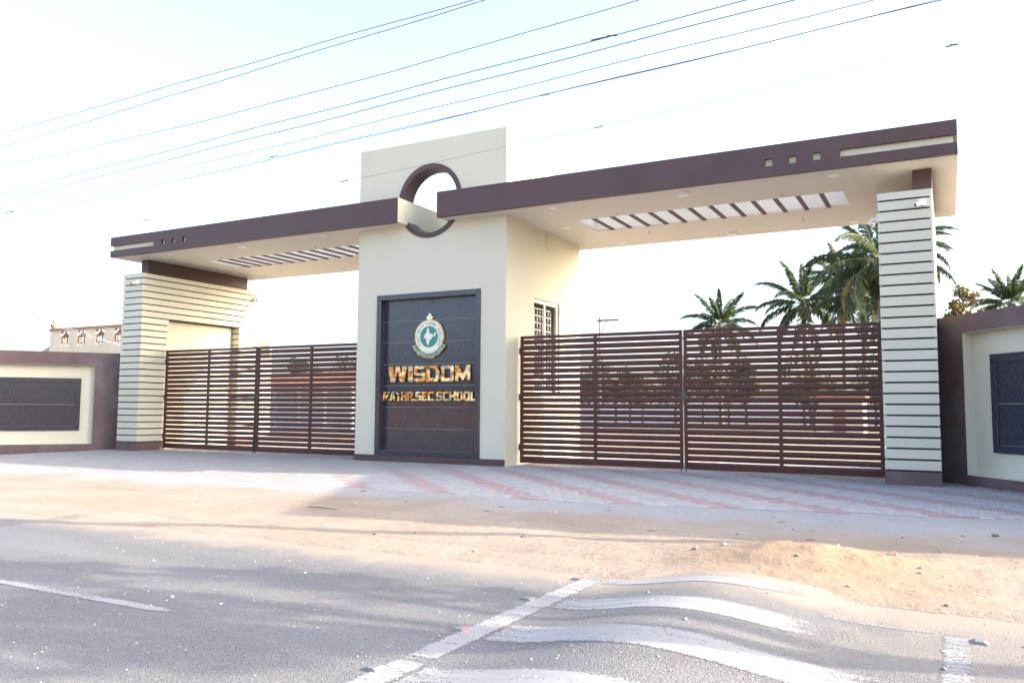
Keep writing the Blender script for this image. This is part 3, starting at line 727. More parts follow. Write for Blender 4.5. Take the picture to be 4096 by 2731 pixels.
# ------------------------------------------------------------------ gate leaves
def slat_mesh(w_):
    g = MB(); pr = [(.02, -.065), (-.012, -.065), (-.020, -.03), (-.0225, 0), (-.020, .03), (-.012, .065), (.02, .065)]
    n = len(pr)
    for x in (0, w_): g.v += [(x, y, z) for y, z in pr]
    g.f = [(i, (i+1) % n, n+(i+1) % n, n+i) for i in range(n)]+[tuple(range(n-1, -1, -1)), tuple(range(n, 2*n))]
    g.f = [tuple(reversed(f)) for f in g.f]
    me = g.mesh('slat', M['gate'])
    for p in me.polygons: p.use_smooth = True
    me.set_sharp_from_angle(angle=R(35))
    return me
YG = .77; Z0, Z1 = .07, 3.62
def leaf(x0, x1, xm, label, hinge):
    t = thing('gate_leaf', ((x0 if hinge < 0 else x1), YG, Z0), label, 'gate', 'slatted gate leaves')
    sw = .085
    for a in (x0, x1-sw): MB().box(a, a+sw, YG-.035, YG+.035, Z0, Z1).build('stile', M['gate'], t, bevel=.006)
    MB().box(x0+sw, x1-sw, YG-.035, YG+.035, Z1-.085, Z1).build('rail', M['gate'], t, bevel=.006)
    MB().box(x0+sw, x1-sw, YG-.035, YG+.035, Z0, Z0+.085).build('rail', M['gate'], t, bevel=.006)
    MB().box(xm-.042, xm+.042, YG-.032, YG+.035, Z0+.085, Z1-.085).build('mullion', M['gate'], t, bevel=.006)
    for (a, b) in ((x0+sw, xm-.042), (xm+.042, x1-sw)):
        me = slat_mesh(b-a)
        for k in range(21):
            zc = 3.53-.1628*(k+.5)-.004
            place('slat', me, t, (a, YG+rnd.uniform(-.002, .002), zc), (rnd.uniform(-.03, .03), 0, 0))
    xe = x1-.05 if hinge < 0 else x0+.05
    MB().box(xe-.012, xe+.012, YG-.06, YG-.036, Z0-.06, Z0+.5).build('drop_bolt', M['metal_dark'], t)
    MB().box(xe-.04, xe+.04, YG-.055, YG-.036, 1.86, 2.02).build('latch', M['metal_dark'], t)
    hx = x0-.03 if hinge < 0 else x1+.03
    for z in (.5, 1.9, 3.2): MB().tube([(hx, YG, z-.09), (hx, YG, z+.09)], .028, 10).build('hinge', M['gate'], t)
leaf(-9.43, -4.875, -7.21, 'brown slatted gate leaf hinged to the striped column with the niche', -1)
leaf(-4.845, -.07, -2.48, 'brown slatted gate leaf hinged to the tower side without window, facing the niche column', 1)
leaf(5.25, 9.925, 7.52, 'brown slatted gate leaf hinged to the tower side with the barred window', -1)
leaf(9.955, 14.6, 12.33, 'brown slatted gate leaf hinged to striped column below the palm trees', 1)

# ------------------------------------------------------------------ splayed boundary walls
def bwall(A, d, L_, top, c0, c1, cz0, cz1, g0, g1, gz0, gz1, mid, label, flip):
    """wall starting at A running along unit d; local frame: x along, y into wall, z up"""
    ang_ = math.atan2(d[1], d[0])
    t = thing('boundary_wall', (A[0], A[1], 0), label, 'wall', 'splayed walls beside the gateway', rotz=ang_)
    s = 1 if flip else -1         # direction of the face normal: local -y if not flip
    yy = (lambda a, b: (a, b)) if not flip else (lambda a, b: (-b, -a))
    T = .45; rec = .25
    g = MB()
    for (xa, xb, za, zb) in ((0, c0, -.9, top), (c1, L_, -.9, top), (c0, c1, cz1, top), (c0, c1, -.9, cz0)):
        ya, yb = yy(0, T); g.box(xa, xb, ya, yb, za, zb)
    g.build('wall_body', M['brown_wall'], t)
    ya, yb = yy(rec, T); MB().box(c0+.001, c1-.001, ya, yb, cz0+.001, cz1-.001).build('recess_panel', M['cream'], t)
    # cream lining of the reveals
    e = .006; g = MB(); ya, yb = yy(.004, rec)
    g.box(c0+.0005, c0+e, ya, yb, cz0, cz1); g.box(c1-e, c1-.0005, ya, yb, cz0, cz1); g.box(c0+e, c1-e, ya, yb, cz1-e, cz1-.0005); g.box(c0+e, c1-e, ya, yb, cz0+.0005, cz0+e)
    g.build('reveal', M['cream'], t)
    w_ = .16
    ya, yb = yy(rec-.06, rec-.001)
    for (xa, xb, za, zb) in ((g0, g1, gz1-w_, gz1), (g0, g1, gz0, gz0+w_), (g0, g0+w_, gz0+w_+.001, gz1-w_-.001), (g1-w_, g1, gz0+w_+.001, gz1-w_-.001)):
        MB().box(xa, xb, ya, yb, za, zb).build('granite_border', M['granite'], t, bevel=.008, segs=1)
    ya, yb = yy(rec-.03, rec-.001)
    n = 1; wd = (g1-g0-2*w_)/n
    for k in range(n):
        for (za, zb) in ((gz0+w_, mid), (mid, gz1-w_)):
            MB().box(g0+w_+k*wd+.004, g0+w_+(k+1)*wd-.004, ya, yb, za+.006, zb-.006).build('granite_tile', M['granite'], t)
    ya, yb = yy(rec-.024, rec-.0015); MB().box(g0+w_, g1-w_, ya, yb, gz0+w_, gz1-w_).build('grout', M['concrete'], t)
dn = 1/math.hypot(1.45, 1.89)
bwall((15.72, 1.12), (1.45*dn, -1.89*dn), 7.5, 3.68, .84, 6.9, .215, 3.28, 1.38, 6.35, .72, 2.78, 1.74, 'brown wall with cream recess and granite panel below small palm and leafy tree', False)
bwall((-10.55, 1.12), (-.611, -.791), 8.5, 3.525, 1.98, 7.6, .2, 3.055, 2.415, 7.1, .685, 2.58, 1.62, 'brown wall with cream recess and granite panel in front of the grille parapet house', True)
# road-side wall beyond the splay, in line with the verge
t = thing('compound_wall', (20.3, -4.8, 0), 'plain brown compound wall running along the verge beyond the splayed wall', 'wall')
MB().box(20.35, 60, -4.9, -4.6, -.5, 2.9).build('wall_body', M['brown_wall'], t)
MB().box(20.3, 60, -4.95, -4.55, 2.9, 3.0).build('coping', M['cream'], t)

# ------------------------------------------------------------------ ceiling lamps, cameras, antenna
def lamp_big(x, y, lab):
    t = thing('ceiling_lamp', (x, y, ZS), lab, 'ceiling lamp', 'round surface lamps under the canopies')
    cyl((x, y), .165, ZS-.035, ZS+.003, 32).build('base_ring', M['white'], t, smooth=False)
    cyl((x, y), .15, ZS-.06, ZS-.036, 32).build('diffuser', M['plastic'], t)
def lamp_small(x, y, lab):
    t = thing('downlight', (x, y, ZS), lab, 'downlight', 'small recessed lights under the canopies')
    g = MB(); n = 24
    for k in range(n):
        a = 2*math.pi*k/n
        g.v += [(x+r*math.cos(a), y+r*math.sin(a), z) for r, z in ((.13, ZS+.003), (.125, ZS-.012), (.075, ZS-.012), (.065, ZS+.002))]
    for k in range(n):
        for q in range(3): g.f.append((4*k+q, 4*k+q+1, 4*((k+1) % n)+q+1, 4*((k+1) % n)+q))
    g.build('trim_ring', M['white'], t); cyl((x, y), .07, ZS-.004, ZS+.003, 16).build('lens', M['plastic'], t)
for s, nm in ((1, 'canopy beside the palm trees'), (-1, 'canopy above the niche column')):
    q = (lambda x: x) if s > 0 else (lambda x: WP-x)
    lamp_big(q(10.2), .08, 'round white lamp on front strip of '+nm); lamp_big(q(10.2), 5.3, 'round white lamp on rear strip of '+nm)
    for x, y, e in ((6.6, .0, 'front strip, tower end'), (13.75, .1, 'front strip, column end'), (5.95, 2.4, 'middle by the tower'), (6.65, 5.2, 'rear strip, tower end'), (13.7, 5.35, 'rear strip, column end')):
        if s < 0: x = x+.03
        lamp_small(q(x), y, 'small downlight in '+nm+', '+e)
def cctv(p, n_, aim, lab):
    p = Vector(p); n_ = Vector(n_); aim = Vector(aim).normalized()
    t = thing('security_camera', p, lab, 'camera', 'white bullet cameras on the columns')
    sd = n_.cross(Vector((0, 0, 1)))
    g = MB(); h_ = .075
    c = [p+sd*a*h_+Vector((0, 0, b*h_))+n_*k*.05 for k in (0, 1) for a, b in ((-1, -1), (1, -1), (1, 1), (-1, 1))]
    g.v = [tuple(q) for q in c]; g.f = [(0, 3, 2, 1), (4, 5, 6, 7), (0, 1, 5, 4), (1, 2, 6, 5), (2, 3, 7, 6), (3, 0, 4, 7)]
    g.build('junction_box', M['plastic'], t, bevel=.006)
    a = p+n_*.05; b = a+n_*.07+Vector((0, 0, -.03))
    MB().tube([a, a+n_*.05, b], [.028, .022, .022], 10).build('bracket', M['plastic'], t, smooth=True)
    MB().tube([b-aim*.03, b-aim*.028, b+aim*.16, b+aim*.165], [.02, .042, .042, .04], 14).build('barrel', M['plastic'], t)
    MB().tube([b+aim*.1655, b+aim*.169], [.034, .034], 14).build('lens', M['lens'], t)
cctv((15.56, -.301, 6.07), (0, -1, 0), (-.75, -.55, -.35), 'white security camera on road face of column by the palms')
cctv((14.669, -.05, 5.86), (-1, 0, 0), (-.5, -.45, -.75), 'white security camera on gate side of column by the palms')
cctv((-9.78, -.301, 6.02), (0, -1, 0), (.1, -.95, -.25), 'white security camera on road face of the niche column')
cctv((-9.499, 5.0, 6.06), (1, 0, 0), (.7, -.35, -.35), 'white security camera on gate side of the niche column')
t = thing('antenna_rod', (9.25, 2.2, ZS+HC-.06), 'thin lightning rod standing on canopy roof beside the palm side', 'rod')
MB().tube([(9.25, 2.2, ZS+HC-.06), (9.25, 2.2, 9.42)], .007, 6).build('rod', M['metal_dark'], t); MB().tube([(9.25, 2.2, 9.42), (9.25, 2.2, 9.46)], .016, 8).build('tip', M['metal_dark'], t)

MB().box(WP+.0005, WP+.004, 2.55, 2.562, 6.45, 6.985).box(WP+.0005, WP+.004, 2.562, 2.80, 6.45, 6.458).build('conduit_chase', M['dark_groove'], gw)
MB().tube([(2.54, .10, 4.80), (2.55, .06, 4.74), (2.60, .08, 4.66), (2.62, .12, 4.60)], [.012, .02, .008, .004], 6).build('cord_stub', M['twig'], sign)
for sgn in (1, -1):
    for (x, y) in ((8.0, 1.2), (12.4, 1.15), (8.0, 3.9), (12.45, 4.2)):
        xx = x if sgn > 0 else WP-x
        MB().tube([(xx, y, ZS+.01), (xx, y, ZS-.07), (xx+.03, y, ZS-.085), (xx+.035, y, ZS-.06)], .007, 5).build('fan_hook', M['metal_dark'], gw)
# ------------------------------------------------------------------ overhead wires and poles
YW = -8.0
WIRES = [[(-5.16, 8.46), (2.59, 8.53), (8.72, 8.72)], [(-5.12, 8.11), (2.98, 8.37), (8.96, 8.66)], [(-5.08, 7.62), (2.5, 7.63), (9.6, 7.87), (11.75, 8.0)], [(-5.01, 6.92), (2.53, 7.17), (9.6, 7.48), (13.48, 7.59)],
         [(-4.99, 6.73), (2.54, 6.98), (9.6, 7.30), (14.07, 7.45)], [(-4.97, 6.51), (2.68, 6.71), (9.6, 7.03), (15.08, 7.21)], [(-4.96, 6.43), (2.68, 6.53), (9.61, 6.80), (15.85, 7.03)], [(-4.95, 6.26), (2.69, 6.49), (9.61, 6.79), (15.85, 7.03)],
         [(.45, 5.72), (5.88, 5.85), (11.1, 6.13), (16.19, 6.41)]]
WR = [.0088, .0088, .0082, .0088, .0088, .007, .005, .008, .0032]
LUMPS = {3: [(11.02, 11.47, .022)], 6: [(4.04, 4.23, .016), (10.09, 10.25, .018), (-4.97, -4.57, .018)], 8: [(5.81, 6.01, .015), (11.02, 11.17, .015), (16.05, 16.19, .016), (.2, .42, .014)]}
POLE_X = (-26.0, 20.5)
for i, pts in enumerate(WIRES):
    # quadratic through the measured points, carried on to the poles
    xs_ = [p[0] for p in pts]; n = len(pts)
    import numpy as np
    cf = np.polyfit(xs_, [p[1] for p in pts], 2 if n > 3 else 1)
    if n > 3 and cf[0] < 0: cf = np.polyfit(xs_, [p[1] for p in pts], 1)
    fz = lambda x, cf=cf, xs_=xs_: float(np.polyval(cf, min(max(x, xs_[0]-2), xs_[-1]+2)))+(float(np.polyder(np.poly1d(cf))(xs_[0]-2))*(x-xs_[0]+2) if x < xs_[0]-2 else 0)*.4+(float(np.polyder(np.poly1d(cf))(xs_[-1]+2))*(x-xs_[-1]-2) if x > xs_[-1]+2 else 0)
    path = [(x, YW+0.02*i, fz(x)+.01*math.sin(x*1.3+i)) for x in span(POLE_X[0], POLE_X[1], 0.9)+[POLE_X[1]]]
    lab = ('topmost overhead wire along the road', 'second highest overhead wire just under the topmost one', 'third overhead wire from the top, alone in a wide gap', 'fourth overhead wire from the top with a dark tape tangle', 'fifth overhead wire from the top, parallel to the taped one', 'thin sixth overhead wire from the top', 'faint overhead cable with small dark knots', 'lowest clearly drawn overhead wire of the bundle', 'very thin wire crossing the head of the tower')[i]
    t = thing('overhead_wire', (path[0][0], YW, path[0][2]), lab, 'wire', 'overhead wires along the road')
    MB().tube(path, WR[i], 5).build('strand', M['wire'], t)
    for (a, b, r_) in LUMPS.get(i, []):
        g = MB(); m_ = 9
        p = [(a+(b-a)*k/m_, YW+.02*i+rnd.uniform(-.01, .01), fz(a+(b-a)*k/m_)+rnd.uniform(-.012, .012)) for k in range(m_+1)]
        g.tube(p, [r_*rnd.uniform(.35, 1) for _ in p], 6); g.build('tape_tangle', M['cloth'], t)
for X_, lab in ((POLE_X[1], 'concrete power pole with crossarms on the verge past the sand heap'), (POLE_X[0], 'concrete power pole with crossarms on the verge past the grille house')):
    t = thing('utility_pole', (X_, YW, 0), lab, 'pole', 'roadside power poles')
    MB().tube([(X_, YW+.25, -.5), (X_, YW+.25, 9.4)], [.17, .11], 10).build('pole', M['concrete'], t, smooth=True)
    for z in (8.5, 7.5, 6.6): MB().box(X_-.05, X_+.05, YW-.3, YW+.9, z, z+.09).build('crossarm', M['metal_dark'], t)

# ------------------------------------------------------------------ palms
def frond_mesh(L_, droop, seed, dry=False, nleaf=84, twist=0.0, wid=.75):
    r_ = random.Random(seed); g = MB(); N = 22
    pts = []; p = Vector((0, 0, 0)); a = 0.0
    for i in range(N+1):
        pts.append(p.copy()); t_ = i/N
        ang_ = -droop*(t_**1.6)
        p = p+Vector((math.cos(ang_), 0.06*twist*math.sin(t_*3), math.sin(ang_)))*(L_/N)
    g.tube(pts, [0.035*(1-.85*i/N)+.004 for i in range(N+1)], 4)
    nr = len(g.f)
    for k in range(nleaf):
        t_ = .14+.86*(k+.5)/nleaf; f_ = t_*N; i = min(int(f_), N-1); q = pts[i].lerp(pts[i+1], f_-i)
        d = (pts[i+1]-pts[i]).normalized()
        ll = wid*(math.sin(math.pi*min(1, (t_*.86+.12)))**.7)*r_.uniform(.82, 1.1)
        for s in (-1, 1):
            if r_.random() < .10: continue
            hang = r_.uniform(.6, 1.5)+.3*droop*t_
            sd = Vector((0, s, 0))
            dir1 = (d*.7+sd*r_.uniform(.5, .95)+Vector((0, 0, r_.uniform(-.45, .15)))).normalized()
            m1 = q+dir1*ll*.42
            dir2 = (d*r_.uniform(.3, .7)+sd*r_.uniform(.05, .35)+Vector((0, 0, -hang))).normalized()
            m2 = m1+dir2*ll*r_.uniform(.5, .75)
            wv = d*(.052 if not dry else .046)
            b = len(g.v)
            g.v += [tuple(q-wv*.6), tuple(q+wv*.6), tuple(m1+wv+Vector((0, 0, .012))), tuple(m1-wv), tuple(m2)]
            g.f += [(b, b+1, b+2, b+3), (b+3, b+2, b+4)]
    me = g.mesh('frond', M['palm_rib']); me.materials.append(M['palm_dry'] if dry else M['palm_leaf'])
    for i, pl in enumerate(me.polygons): pl.material_index = 0 if i < nr else 1
    return me
FR = {'up': [frond_mesh(4.1, .65, s, wid=.85) for s in (1, 2)], 'mid': [frond_mesh(4.7, 1.35, s, twist=1.5, wid=1.05) for s in (3, 4, 5)], 'low': [frond_mesh(4.8, 1.7, s, wid=1.15) for s in (6, 7)], 'dry': [frond_mesh(4.3, 1.5, 8, dry=True, wid=1.0)]}
me_co = MB()
for k in range(7):
    a = k*2.4; rr_ = .12+.05*(k % 3); c = Vector((rr_*math.cos(a), rr_*math.sin(a), -.12*k))
    n = 6
    ring = [[(c.x+.13*math.cos(2*math.pi*i/n)*math.sin(q), c.y+.13*math.sin(2*math.pi*i/n)*math.sin(q), c.z+.16*math.cos(q)) for i in range(n)] for q in (.5, 1.2, 1.9, 2.6)]
    b = len(me_co.v)
    for r_ in ring: me_co.v += r_
    for j in range(3):
        for i in range(n): me_co.f.append((b+j*n+i, b+(j+1)*n+i, b+(j+1)*n+(i+1) % n, b+j*n+(i+1) % n))
    me_co.f += [tuple(b+i for i in range(n)), tuple(b+3*n+i for i in reversed(range(n)))]
me_coco = me_co.mesh('coconut_cluster', M['coconut'])
def palm(x, y, z, sc, seed, lab, dry=0, lean=(0, 0), coco=True, nf=(6, 11, 9), group='coconut palms behind the gate'):
    r_ = random.Random(seed)
    t = thing('coconut_palm', (x+lean[0], y+lean[1], 0), lab, 'palm tree', group)
    pts = [(x+lean[0]*(1-k/10)**2, y+lean[1]*(1-k/10)**2, -.3+(z+.3)*k/10) for k in range(11)]
    MB().tube(pts, [.24-.09*k/10+(.12 if k == 0 else 0) for k in range(11)], 10).build('trunk', M['trunk'], t, smooth=True)
    a = r_.uniform(0, 6)
    def put(kind, el, jit):
        nonlocal a
        a += 2.39996
        me = r_.choice(FR[kind])
        s_ = sc*r_.uniform(.85, 1.08)
        place('frond', me, t, (x, y, z+r_.uniform(-.1, .15)), (r_.uniform(-.6, .6), -el+r_.uniform(-jit, jit), a+r_.uniform(-.2, .2)), s_)
    for k in range(nf[0]): put('up', R(76)-k*R(4), .10)
    for k in range(nf[1]): put('mid', R(48)-k*R(5), .12)
    for k in range(nf[2]): put('low', R(6)-k*R(6), .15)
    for k in range(dry): put('dry', R(-30), .15)
    if coco:
        for k in range(3): place('coconut_cluster', me_coco, t, (x+.25*math.cos(k*2.1), y+.25*math.sin(k*2.1), z-.2), (0, 0, k), 1.0)
palm(-4.27, 62.7, 10.0, 1.02, 11, 'coconut palm standing alone, lowest and farthest of the row behind the gate')
palm(5.73, 49.4, 10.1, .98, 23, 'coconut palm with arching fronds next to the lone lower palm', lean=(.6, .5))
palm(12.2, 38.0, 11.2, 1.16, 31, 'coconut palm with yellowing hanging fronds beside the striped column', dry=3, nf=(4, 11, 13))
palm(12.9, 46.1, 13.4, 1.0, 47, 'tallest coconut palm showing just under the canopy by the column', nf=(5, 11, 8))
palm(7.68, 59.7, 13.3, .95, 53, 'upright coconut palm behind the yellowing one', nf=(7, 10, 8), dry=1)
palm(10.4, 47.0, 10.2, 1.0, 59, 'low shaggy coconut palm filling the gap between two taller palms', dry=2)
palm(20.1, 50.0, 9.4, .74, 61, 'young coconut palm rising over the boundary wall', coco=False, nf=(8, 10, 7))

# ------------------------------------------------------------------ broadleaf trees
def leaf_cloud(n, blobs, size, seed):
    r_ = random.Random(seed); g = MB()
    for _ in range(n):
        c, rad = r_.choice(blobs)
        d = Vector((r_.gauss(0, 1), r_.gauss(0, 1), r_.gauss(0, 1))).normalized()*rad*(r_.random()**.45)
        p = Vector(c)+d
        a = Vector((r_.gauss(0, 1), r_.gauss(0, 1), r_.gauss(0, .6))).normalized(); b_ = a.cross(Vector((r_.gauss(0, 1), r_.gauss(0, 1), r_.gauss(0, 1)))).normalized()
        s_ = size*r_.uniform(.6, 1.3)
        g.quad(p-a*s_, p-b_*s_*.45, p+a*s_, p+b_*s_*.45)
    return g
def tree_meshes(seed, H, rad, leafm, n=2600, size=.16, nb=16, flat=.8, base=.35):
    r_ = random.Random(seed); blobs = []; limbs = []
    for k in range(nb):
        a = r_.uniform(0, 6.28); rr_ = rad*math.sqrt(r_.random()); zz = H*(base+.1)+(H*(.92-base))*r_.random()
        rr_ *= 1-.45*max(0, (zz/H-.6)/.4)
        c = (rr_*math.cos(a), rr_*math.sin(a), zz); blobs.append((c, rad*r_.uniform(.20, .36))); limbs.append(c)
    tr = MB(); top = H*.55
    tr.tube([(0, 0, -.3), (.05, 0, H*.2), (-.04, .05, H*.4), (0, 0, top)], [H*.035, H*.026, H*.02, H*.012], 8)
    for c in limbs:
        z0 = min(top, c[2]*.6)
        tr.tube([(0, 0, z0), (c[0]*.5, c[1]*.5, z0+(c[2]-z0)*.6), c], [H*.012, H*.007, H*.002], 5)
    return tr.mesh('trunk', M['bark']), leaf_cloud(n, blobs, size, seed+1).mesh('crown', M[leafm])
TR = [tree_meshes(101, 6.0, 2.6, 'leaf_a'), tree_meshes(102, 5.0, 2.8, 'leaf_b'), tree_meshes(103, 6.5, 2.3, 'leaf_a', nb=20)]
def tree(x, y, k, s_, lab, group='trees in the yard behind the gate', rz=0):
    t = thing('tree', (x, y, 0), lab, 'tree', group)
    place('trunk', TR[k][0], t, (x, y, 0), (0, 0, rz), s_); place('crown', TR[k][1], t, (x, y, 0), (0, 0, rz), s_)
for i, (x, y, k, s_) in enumerate(((-26, 58, 0, .9), (-19.5, 62, 1, 1.05), (-15, 66, 2, .85), (-11.5, 60, 1, .9), (-4.5, 48, 0, .95), (-1.0, 52, 1, 1.05), (1.8, 46, 2, .8), (4.4, 58, 0, 1.0), (7.2, 44, 1, .85), (10.0, 62, 0, 1.0), (12.8, 50, 1, 1.0), (15.5, 58, 2, .9), (-32, 66, 1, 1.1), (-8.0, 70, 2, 1.0), (-29, 39, 1, 1.0), (-34, 41, 0, .95), (-39, 44, 1, 1.1), (-44, 46, 2, .95), (-25.5, 38, 2, .78), (-9.5, 47, 1, .95), (-13, 52, 0, .9), (-16.5, 49, 1, .9))):
    kind_ = ('round green', 'low olive', 'narrow green')[k]
    where = 'right behind the orange tiled shed' if x < -24 and y < 48 else 'close to the long whitewashed yard wall' if y > 57 else 'under the coconut palms' if x > 0 else 'between the distant pole and the palms'
    tree(x, y, k, s_, kind_+' yard tree behind the gate, '+where, rz=i*1.3)
TR.append(tree_meshes(120, 7.9, 1.45, 'leaf_c', n=2400, size=.14, nb=15, base=.55))
tree(17.0, 30.3, 3, 1.0, 'small sparse olive leafed tree showing above the boundary wall', group=None, rz=.4)
TR.append(tree_meshes(131, 7.6, 2.0, 'leaf_b', n=1700, size=.15, nb=14, base=.55))
tree(23.8, -11.5, 4, 1.05, 'roadside tree on the verge casting dappled shade over the road', group=None)

# ------------------------------------------------------------------ house with the grille parapet
t = thing('parapet_house', (-31, 12.4, 0), 'cream house with brown coping and ornamental grille openings in its roof parapet', 'house')
YH = 12.4
g = MB(); xL, xR = -34.7, -27.0
g.box(xL, xR, YH, 24, -.5, 5.0); g.build('wall', M['house_cream'], t)
op = [(-33.62, -32.80), (-31.95, -31.11), (-30.20, -29.38), (-28.46, -27.62)]
zb, zt2 = 5.30, 6.25
g = MB(); e = xL
for a, b in op: g.box(e, a, YH, YH+.18, 5.001, 6.30); e = b
g.box(e, xR, YH, YH+.18, 5.001, 6.30)
for a, b in op: g.box(a, b, YH, YH+.18, 5.001, zb); g.box(a, b, YH, YH+.18, zt2, 6.30)
par = g.build('parapet', M['house_cream'], t)
MB().box(xL-.06, xR+.06, YH-.06, YH+.24, 6.301, 6.45).build('coping', M['house_brown'], t)
MB().box(xL, xR, 23.8, 24, 5.001, 6.3).build('parapet', M['house_cream'], t)
for a, b in op:
    w_ = b-a; g = MB(); y0, y1 = YH+.06, YH+.12; c = (a+b)/2
    def bxx(u0, u1, v0, v1): g.box(a+u0*w_, a+u1*w_, y0, y1, zb+v0*(zt2-zb), zb+v1*(zt2-zb))
    # pediment, ladder sides, central slot, lozenges at the foot
    for (p) in ([(0, .62), (.08, .62), (.5, .92), (.92, .62), (1, .62), (1, .56), (0, .56)],):
        g.yprism([(a+u*w_, zb+v*(zt2-zb)) for u, v in ((0, .56), (1, .56), (1, .64), (.5, .93), (0, .64))], y0, y1)
    g.yprism([(a, zb+.80*(zt2-zb)), (a+.26*w_, zt2), (a, zt2)], y0, y1); g.yprism([(b, zb+.80*(zt2-zb)), (b, zt2), (b-.26*w_, zt2)], y0, y1)
    bxx(.42, .58, .93, 1.0)
    for u in (0, .30, .62, .92): bxx(u, u+.08, .20, .56)
    for u in (.08, .70):
        for k in range(4): bxx(u, u+.22, .24+k*.085, .275+k*.085)
    bxx(0, 1, .155, .20)
    for u in (0.0, .5):
        g.yprism([(a+u*w_, zb), (a+(u+.06)*w_, zb), (a+(u+.5)*w_, zb+.155*(zt2-zb)), (a+(u+.44)*w_, zb+.155*(zt2-zb))], y0, y1)
        g.yprism([(a+(u+.44)*w_, zb), (a+(u+.5)*w_, zb), (a+(u+.06)*w_, zb+.155*(zt2-zb)), (a+u*w_, zb+.155*(zt2-zb))], y0+.07, y1+.07)
    g.build('parapet_grille', M['terracotta'], par)
MB().yprism([(-37.0, 4.7), (xL-.002, 4.7), (xL-.002, 5.55)], YH+.3, YH+2.2).build('stair_slab', M['concrete'], t)
g = MB(); n = 12
for (r_, z) in ((.12, 6.451), (.2, 6.62), (.17, 6.75), (.07, 6.85), (.1, 6.9)):
    g.v += [(-34.5+r_*math.cos(2*math.pi*k/n), YH+.1+r_*math.sin(2*math.pi*k/n), z) for k in range(n)]
for j in range(4):
    for k in range(n): g.f.append((j*n+k, j*n+(k+1) % n, (j+1)*n+(k+1) % n, (j+1)*n+k))
g.build('roof_urn', M['terracotta'], t, smooth=True)
MB().tube([(-34.5, YH+.1, 6.88), (-34.62, YH+.08, 7.05), (-34.5, YH+.1, 7.0)], [.02, .05, .01], 6).build('urn_finial', M['terracotta'], t)
for x in (-33.2, -30.0):
    o = MB().box(x, x+1.3, YH-.03, YH-.002, 1.2, 2.6).build('window', M['house_brown'], t); MB().box(x+.1, x+1.2, YH-.045, YH-.031, 1.3, 2.5).build('pane', M['glass'], o)

# service cables in front of the house with spacers
def cable(pts, r_, lab, spac=()):
    t = thing('service_cable', pts[0], lab, 'cable', 'service cables in front of the house')
    MB().tube(pts, r_, 5).build('strand', M['wire'], t)
    return t
def lerp3(a, b, k): return tuple(a[i]+(b[i]-a[i])*k for i in range(3))
A_, B_ = (-13.0, -4.6, 5.65), (-24.3, 9.86, 4.90)
def cpt(k, off): 
    p = lerp3(A_, B_, k); return (p[0], p[1], p[2]-off*math.sin(math.pi*min(1, k*1.15)*.9)-.12*math.sin(math.pi*k))
for off, nm in ((0, 'upper'), (.07, 'middle'), (.16, 'lower')):
    cable([cpt(k/24, off) for k in range(25)], .009, nm+' service cable of the bundle crossing in front of the parapet house')
for k in (.36, .45, .55, .70, .86):
    p = cpt(k, -.03); q = cpt(k, .20)
    t = thing('cable_spacer', q, 'small dark spacer bar clamped on the service cables by the house', 'spacer', 'spacers on the service cables')
    MB().tube([p, (q[0]+.03, q[1]-.03, q[2])], .014, 5).build('bar', M['wire'], t)
cable([lerp3((-13.5, -4.2, 6.1), (-24.3, 9.9, 5.52), k/16) for k in range(17)], .005, 'thin single service cable above the bundle by the parapet house')

# ------------------------------------------------------------------ things in the yard seen through the slats
t = thing('tiled_shed', (-30, 34, 0), 'open shed with orange tiled roof seen through the gate by the niche', 'shed', rotz=R(-8))
g = MB()
for k in range(26): 
    x = -9+k*.7
    MB().box(x+.01, x+.68, -2.0, -1.97, 0, 0)  # width template
for k in range(24):
    xa, xb = -8.4+k*.7, -8.4+k*.7+.68
    q = MB(); q.v = [(xa, -2.2, 3.3), (xb, -2.2, 3.3), (xb, 0, 4.5), (xa, 0, 4.5), (xa, -2.2, 3.22), (xb, -2.2, 3.22), (xb, 0, 4.42), (xa, 0, 4.42)]
    q.f = [(0, 1, 2, 3), (4, 7, 6, 5), (0, 4, 5, 1), (1, 5, 6, 2), (2, 6, 7, 3), (3, 7, 4, 0)]
    q.build('roof_tile_strip', M['roof_tile'], t)
for k in range(6): MB().box(-8.2+k*3.2, -8.0+k*3.2, -2.0, -1.8, -.3, 3.28).build('post', M['whitewash'], t)
MB().box(-8.4, 8.4, 0, .2, -.3, 4.4).build('back_wall', M['whitewash'], t)
t = thing('yard_wall', (2, 76, 0), 'long low whitewashed yard wall far behind the gate', 'wall')
MB().box(-60, 40, 76, 76.3, -.3, 2.6).build('wall_body', M['whitewash'], t); MB().box(-60, 40, 75.95, 76.35, 2.6, 2.75).build('coping', M['concrete'], t)
t = thing('yard_hut', (6.5, 40, 0), 'small ochre hut behind the gate in front of the palms', 'hut')
MB().box(8.0, 10.8, 40, 43, -.3, 2.35).build('wall', M['house_cream'], t); MB().box(7.8, 11.0, 39.8, 43.2, 2.35, 2.5).build('roof', M['roof_tile'], t)
o = MB().box(8.9, 9.7, 39.96, 39.998, -.1, 1.9).build('door', M['house_brown'], t)
t = thing('distant_pole', (-8.1, 40.5, 0), 'distant concrete pole with a crossarm and insulators above the gate', 'pole')
MB().tube([(-8.3, 40.45, -.3), (-8.3, 40.45, 8.85)], [.12, .09], 8).build('pole', M['concrete'], t); MB().box(-8.5, -6.7, 40.35, 40.45, 8.44, 8.56).build('crossarm', M['metal_dark'], t)
MB().tube([(-8.2, 40.4, 7.3), (-7.7, 40.4, 8.44)], .03, 5).build('brace', M['metal_dark'], t)
